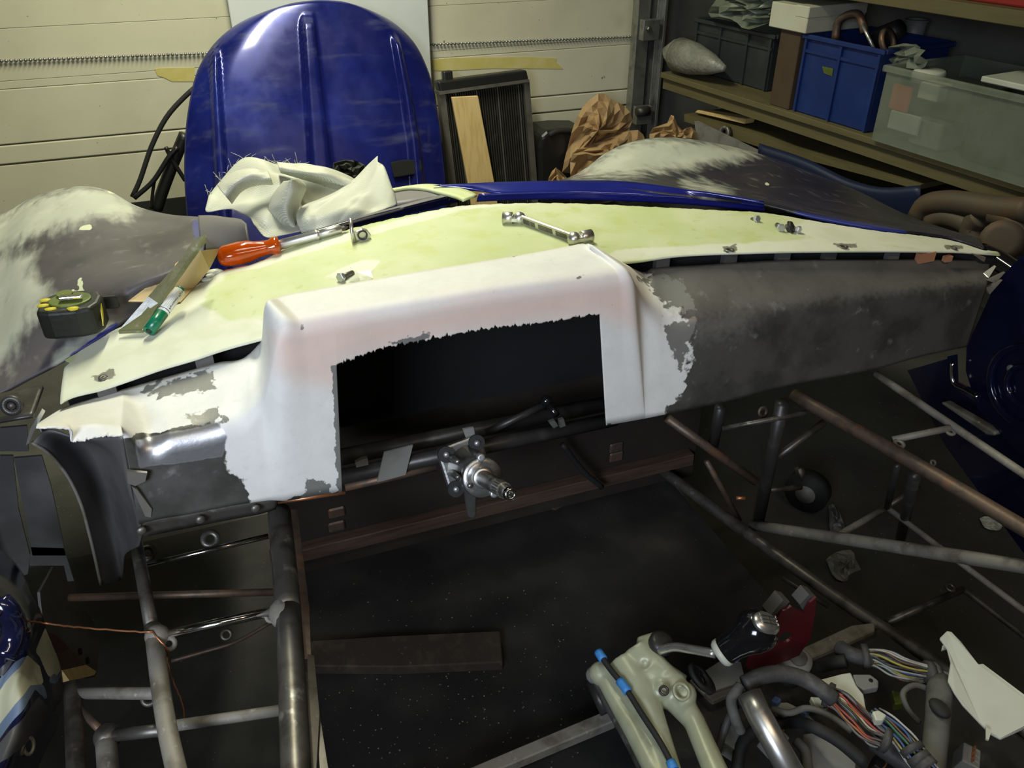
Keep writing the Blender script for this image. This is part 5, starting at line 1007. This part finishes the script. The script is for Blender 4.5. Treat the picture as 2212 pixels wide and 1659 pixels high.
bc, bs0, bs1, bz1 = crate('blue plastic crate with a yellow sticker on the shelf', 1722, 1890, 88, .03, .32, g['crate_blue'], (.02, .5, .98))
pq = [atSh(x, y, .028) for x, y in [(1776,143),(1800,148),(1798,165),(1780,158)]]; MB().prism([shp(s, .028, z) for s, z in pq], -SN * .001).build('sticker', g['tape_green'], bc, smooth=False)
gc, gs0, gs1, gz1 = crate('dark grey plastic crate with a poly bag on top', 1490, 1655, 55, .15, .30, g['crate_grey'], (.02, .35, .7, .98))
V, Fc = crumple([(1530,28),(1545,-5),(1600,-20),(1680,-20),(1725,0),(1715,28),(1680,40),(1640,62),(1600,55)], 22, 17, .0, 3, 0)
r_ = random.Random(5); V = [shp(*(lambda q: (q[0], .10 + r_.uniform(-.03, .05), q[1]))(atSh(*proj(np.array(v)), .12))) for v in V]
tag(mk('poly_bag', V, Fc, g['poly_bag'], None, smooth=False, mods=[SOL(.001)]), 'grey green polythene bag bulging out of the grey crate', 'bag')
def shbox(name, label, cat, x0, x1, y0, y1, d0, depth, m, z0=None, mods=None):
    s0, _ = atSh(x0, y1, d0); s1, _ = atSh(x1, y1, d0); xm = (x0 + x1) / 2; z1 = atSh(xm, y0, d0)[1]; z0 = atSh(xm, y1, d0)[1] if z0 is None else z0
    return tag(sbox(s0, s1, d0, d0 + depth, z0, z1).build(name, m, smooth=False, mods=mods or [BEV(.003, 1)]), label, cat), s0, s1, z1
cz = bz1 + .006
tag(sbox(atSh(1662, 220, .02)[0], atSh(1705, 220, .02)[0], .02, .32, ZM, cz).build('cardboard_box', g['cardboard'], smooth=False, mods=[BEV(.003, 1)]), 'brown cardboard box between the two crates', 'box')
wbx = thing('white_box', 'flat cream box sitting on the brown cardboard box', 'box', shp(.9, .15, cz))
sw0, _ = atSh(1668, 60, .02); sw1, _ = atSh(1795, 60, .12); zt = cz + .085
sbox(sw0, sw1, .0, .28, cz + .001, zt).build('tray', g['pale_box'], wbx, smooth=False, mods=[BEV(.003, 1)]); sbox(sw0 + .12, sw1 + .002, -.002, .282, zt - .035, zt + .003).build('lid', g['pale_box'], wbx, smooth=False, mods=[BEV(.003, 1)])
# bubble wrap roll
bw = thing('bubble_wrap', 'crumpled roll of grey bubble wrap on the shelf end', 'bubble wrap', shp(.1, .1, ZM))
ba, bb = shp(*(lambda q: (q[0], .05, q[1]))(atSh(1468, 118, .05))), shp(*(lambda q: (q[0], .03, q[1]))(atSh(1565, 148, .03)))
MB().tube([ba, ba * .7 + bb * .3, ba * .3 + bb * .7, bb], [.070, .066, .042, .012], 18).build('roll', g['bubble'], bw); MB().tube([ba + (0, 0, .02), ba + (-.03, .04, -.015)], [.05, .045], 14).build('tail', g['bubble'], bw)
# clear storage box with contents
x0s, _ = atSh(1882, 300, -.02); cbs1 = 3.0; cz1 = ZM + .235
cbx = thing('clear_storage_box', 'long translucent plastic storage box full of parts', 'storage box', shp(2.2, .15, ZM))
mb = MB(); w = .004; d0, d1 = -.02, .34
sbox(x0s, cbs1, d0, d0 + w, ZM, cz1, mb); sbox(x0s, cbs1, d1 - w, d1, ZM, cz1, mb); sbox(x0s, x0s + w, d0, d1, ZM, cz1, mb); sbox(cbs1 - w, cbs1, d0, d1, ZM, cz1, mb); sbox(x0s, cbs1, d0, d1, ZM, ZM + w, mb)
mb.build('tub', g['clear_plastic'], cbx, smooth=False, mods=[BEV(.004, 2)])
mb = MB(); sbox(x0s - .01, cbs1, d0 - .012, d0, cz1 - .02, cz1, mb); sbox(x0s - .012, x0s, d0, d1, cz1 - .02, cz1, mb); mb.build('rim', g['clear_plastic'], cbx, smooth=False, mods=[BEV(.003, 1)])
def inside(name, label, s0, s1, d0_, d1_, z0, z1, m, cat='part'): return tag(sbox(s0, s1, d0_, d1_, ZM + z0, ZM + z1).build(name, m, smooth=False, mods=[BEV(.004, 1)]), label, cat)
sx = lambda px: atSh(px, 250, .0)[0]
inside('orange_card', 'orange card visible through clear box wall', sx(1908), sx(1952), .01, .02, .10, .18, g['orange_red'], 'card'); inside('white_label', 'white printed label inside the clear box', sx(1915), sx(1985), .012, .022, .04, .10, g['white_plastic'], 'label')
inside('small_carton', 'small grey carton inside the clear box corner', sx(1960), sx(2030), .03, .15, .01, .09, g['grey_plastic'], 'carton'); inside('dark_part', 'dark machined part in middle of clear box', sx(1950), sx(2060), .06, .25, .10, .19, g['dark_steel']); inside('dark_part', 'long black part lying at far end of clear box', sx(2080), 2.9, .04, .26, .01, .16, g['dark_steel'])
inside('small_carton', 'cream carton under the clear box rim', sx(1960), sx(2005), .02, .08, .15, .20, g['pale_box'], 'carton')
V, Fc = crumple([(1920,145),(1924,108),(1945,95),(1975,100),(1992,118),(1985,150),(1950,160)], 18, 40, 0, 3, 0); r_ = random.Random(6)
V = [shp(*(lambda q: (q[0], .06 + r_.uniform(-.02, .05), q[1]))(atSh(*proj(np.array(v)), .07))) for v in V]
tag(mk('clear_bag', V, Fc, g['poly_bag'], None, smooth=False, mods=[SOL(.001)]), 'crinkled clear bag poking out of clear storage box', 'bag')
_ = shbox('white_tray', 'thin white tray resting on the clear storage box', 'tray', 2112, 2260, 178, 192, .02, .2, g['white_plastic'])
c = shp(*(lambda q: (q[0], .10, q[1]))(atSh(2008, 155, .10))); tag(MB().lathe([(.05, -.03), (.05, 0), (.045, .006)], frame(c, (0, 0, 1)), 20).build('round_lid', g['white_plastic']), 'round cream lid standing above the clear box rim', 'lid')
c = shp(*(lambda q: (q[0], .40, q[1]))(atSh(1975, 70, .40))); cu_ = thing('pale_cup', 'pale plastic cup at the back of the shelf', 'cup', c - (0, 0, .05)); MB().lathe([(.028, -.05), (.038, .04), (.035, .04), (.026, -.045)], frame(c, (0, 0, 1)), 20).build('body', g['grey_plastic'], cu_)
MB().ring(c + (0, 0, .04), (0, 0, 1), .041, .034, .006).build('rim', g['grey_plastic'], cu_)
# odd parts piled in the blue crate
r_ = random.Random(9)
for k, lab in enumerate(('bent brown bracket sticking out of the blue crate', 'dark coupling resting in the blue crate', 'grey rod lying across the blue crate', 'rusty ring in the blue crate')):
    c = shp(bs0 + (bs1 - bs0) * (.22, .52, .66, .80)[k], (.09, .22, .06, .12)[k], bz1 - .01)
    if k == 3: o_ = MB().ring(c + (0, 0, .02), (.3, -.8, .4), .045, .03, .015, 20).build('crate_part', g['rusty'])
    elif k == 2: o_ = MB().tube([c - SE * .02 + (0, 0, .07), c + SE * .05], .006, 8).build('crate_part', g['satin_chrome'])
    elif k == 1: o_ = MB().tube([c - SE * .03, c + SE * .05 + (0, 0, .05)], [.04, .03], 14).build('crate_part', g['dark_steel'])
    else: o_ = MB().tube(spline([c, c + (0, 0, .06), c + SE * .08 + (0, 0, .09), c + SE * .12 + (0, 0, .04)], 14), .014, 8).build('crate_part', g['rusty'])
    tag(o_, lab, 'part')
# top shelf red box, dark crate beside the corner, lower odds
sr0, _ = atSh(1990, 10, .05); tag(sbox(sr0, 3.1, .05, .4, ZU + .04, ZU + .22).build('red_toolbox', g['red_box'], smooth=False, mods=[BEV(.006, 2)]), 'red box on the upper shelf at the frame edge', 'box')
tag(sbox(sr0 - .62, sr0 - .04, .06, .4, ZU + .04, ZU + .25).build('dark_box', g['black_plastic'], smooth=False, mods=[BEV(.006, 2)]), 'black box on the upper shelf beside the red one', 'box')
tag(sbox(-.05, -.01, .455, .495, ZM, ZM + .29).build('speaker_box', g['black_plastic'], smooth=False, mods=[BEV(.006, 2)]), 'black box behind the bubble wrap in the shelf corner', 'box')
def shp2(x, y, d): s, z = atSh(x, y, d); return shp(s, d, z)
tag(MB().prism([shp2(x, y, .06) for x, y in [(1500,243),(1506,238),(1612,257),(1608,268)]], SN * .05).build('wood_offcut', g['fresh_wood'], smooth=False, mods=[BEV(.002, 1)]), 'orange wooden offcut under the middle shelf', 'offcut')
tag(MB().prism([shp2(x, y, .04) for x, y in [(1478,246),(1640,292),(1700,318),(1990,398),(1985,410),(1640,318),(1478,262)]], SN * .3).build('lower_plank', g['shelf_wood'], smooth=False), 'long weathered plank sagging below the middle shelf', 'plank')
tag(MB().prism([shp2(x, y, -.03) for x, y in [(1500,262),(1640,330),(1655,420),(1520,420)]], SN * .02).build('grey_board', g['grey_plastic'], smooth=False), 'grey panel board leaning under the lower plank', 'board')
tag(MB().tube([shp2(1485, 205, .2), shp2(1525, 214, .2)], .012, 12).build('chrome_tube_piece', g['satin_chrome']), 'short bright tube end under the shelf', 'tube')
tag(MB().ring(shp2(1566, 288, .02), -SN + np.array((0, 0, .3)), .03, .015, .02).build('hose_clamp', g['steel']), 'steel ring clip under the lower plank', 'ring')
bt = thing('blue_trough', 'dark blue plastic trough below the lower plank', 'trough', shp(1.1, .0, FZ))
G2 = loft([[shp2(x, y, -.08) for x, y in [(1640,312),(1740,345),(1840,392),(1905,408),(1990,404)]], [shp2(x, y, -.10) for x, y in [(1640,330),(1740,365),(1840,410),(1905,424),(1990,420)]], [shp2(x, y, -.06) for x, y in [(1640,420),(1740,460),(1840,500),(1905,520),(1990,520)]]], 12, 30)
MB().grid(G2).build('side', g['blue_trough'], bt, mods=[SOL(.006)])
# exhaust manifold on the right
em = thing('exhaust_manifold', 'rusty brown exhaust manifold pipes beside the right wheel arch', 'manifold', atX(2100, 560, 1.88) * (1, 1, 0) + np.array((0, 0, FZ)))
for pts, r in (([(1985,470),(2000,446),(2040,437),(2090,440),(2150,450),(2230,455)], .032), ([(2010,480),(2040,470),(2080,480),(2110,500)], .026), ([(2120,470),(2100,490),(2105,520),(2130,545)], .030), ([(2150,460),(2190,480),(2212,520),(2260,560)], .03)):
    MB().tube(spline([atX(x, y, 1.86) for x, y in pts], 20), r, 14).build('pipe', g['manifold'], em)
MB().lathe([(.05, 0), (.05, .015), (.03, .016)], frame(atX(2165, 520, 1.80), (-.8, -.5, .3)), 20).build('flange', g['manifold'], em)
MB().tube(spline([atX(x, y, 1.42) for x, y in [(2118,545),(2150,560),(2212,600),(2260,620)]], 10), .02, 12).build('down_pipe', g['black_gloss'], em)
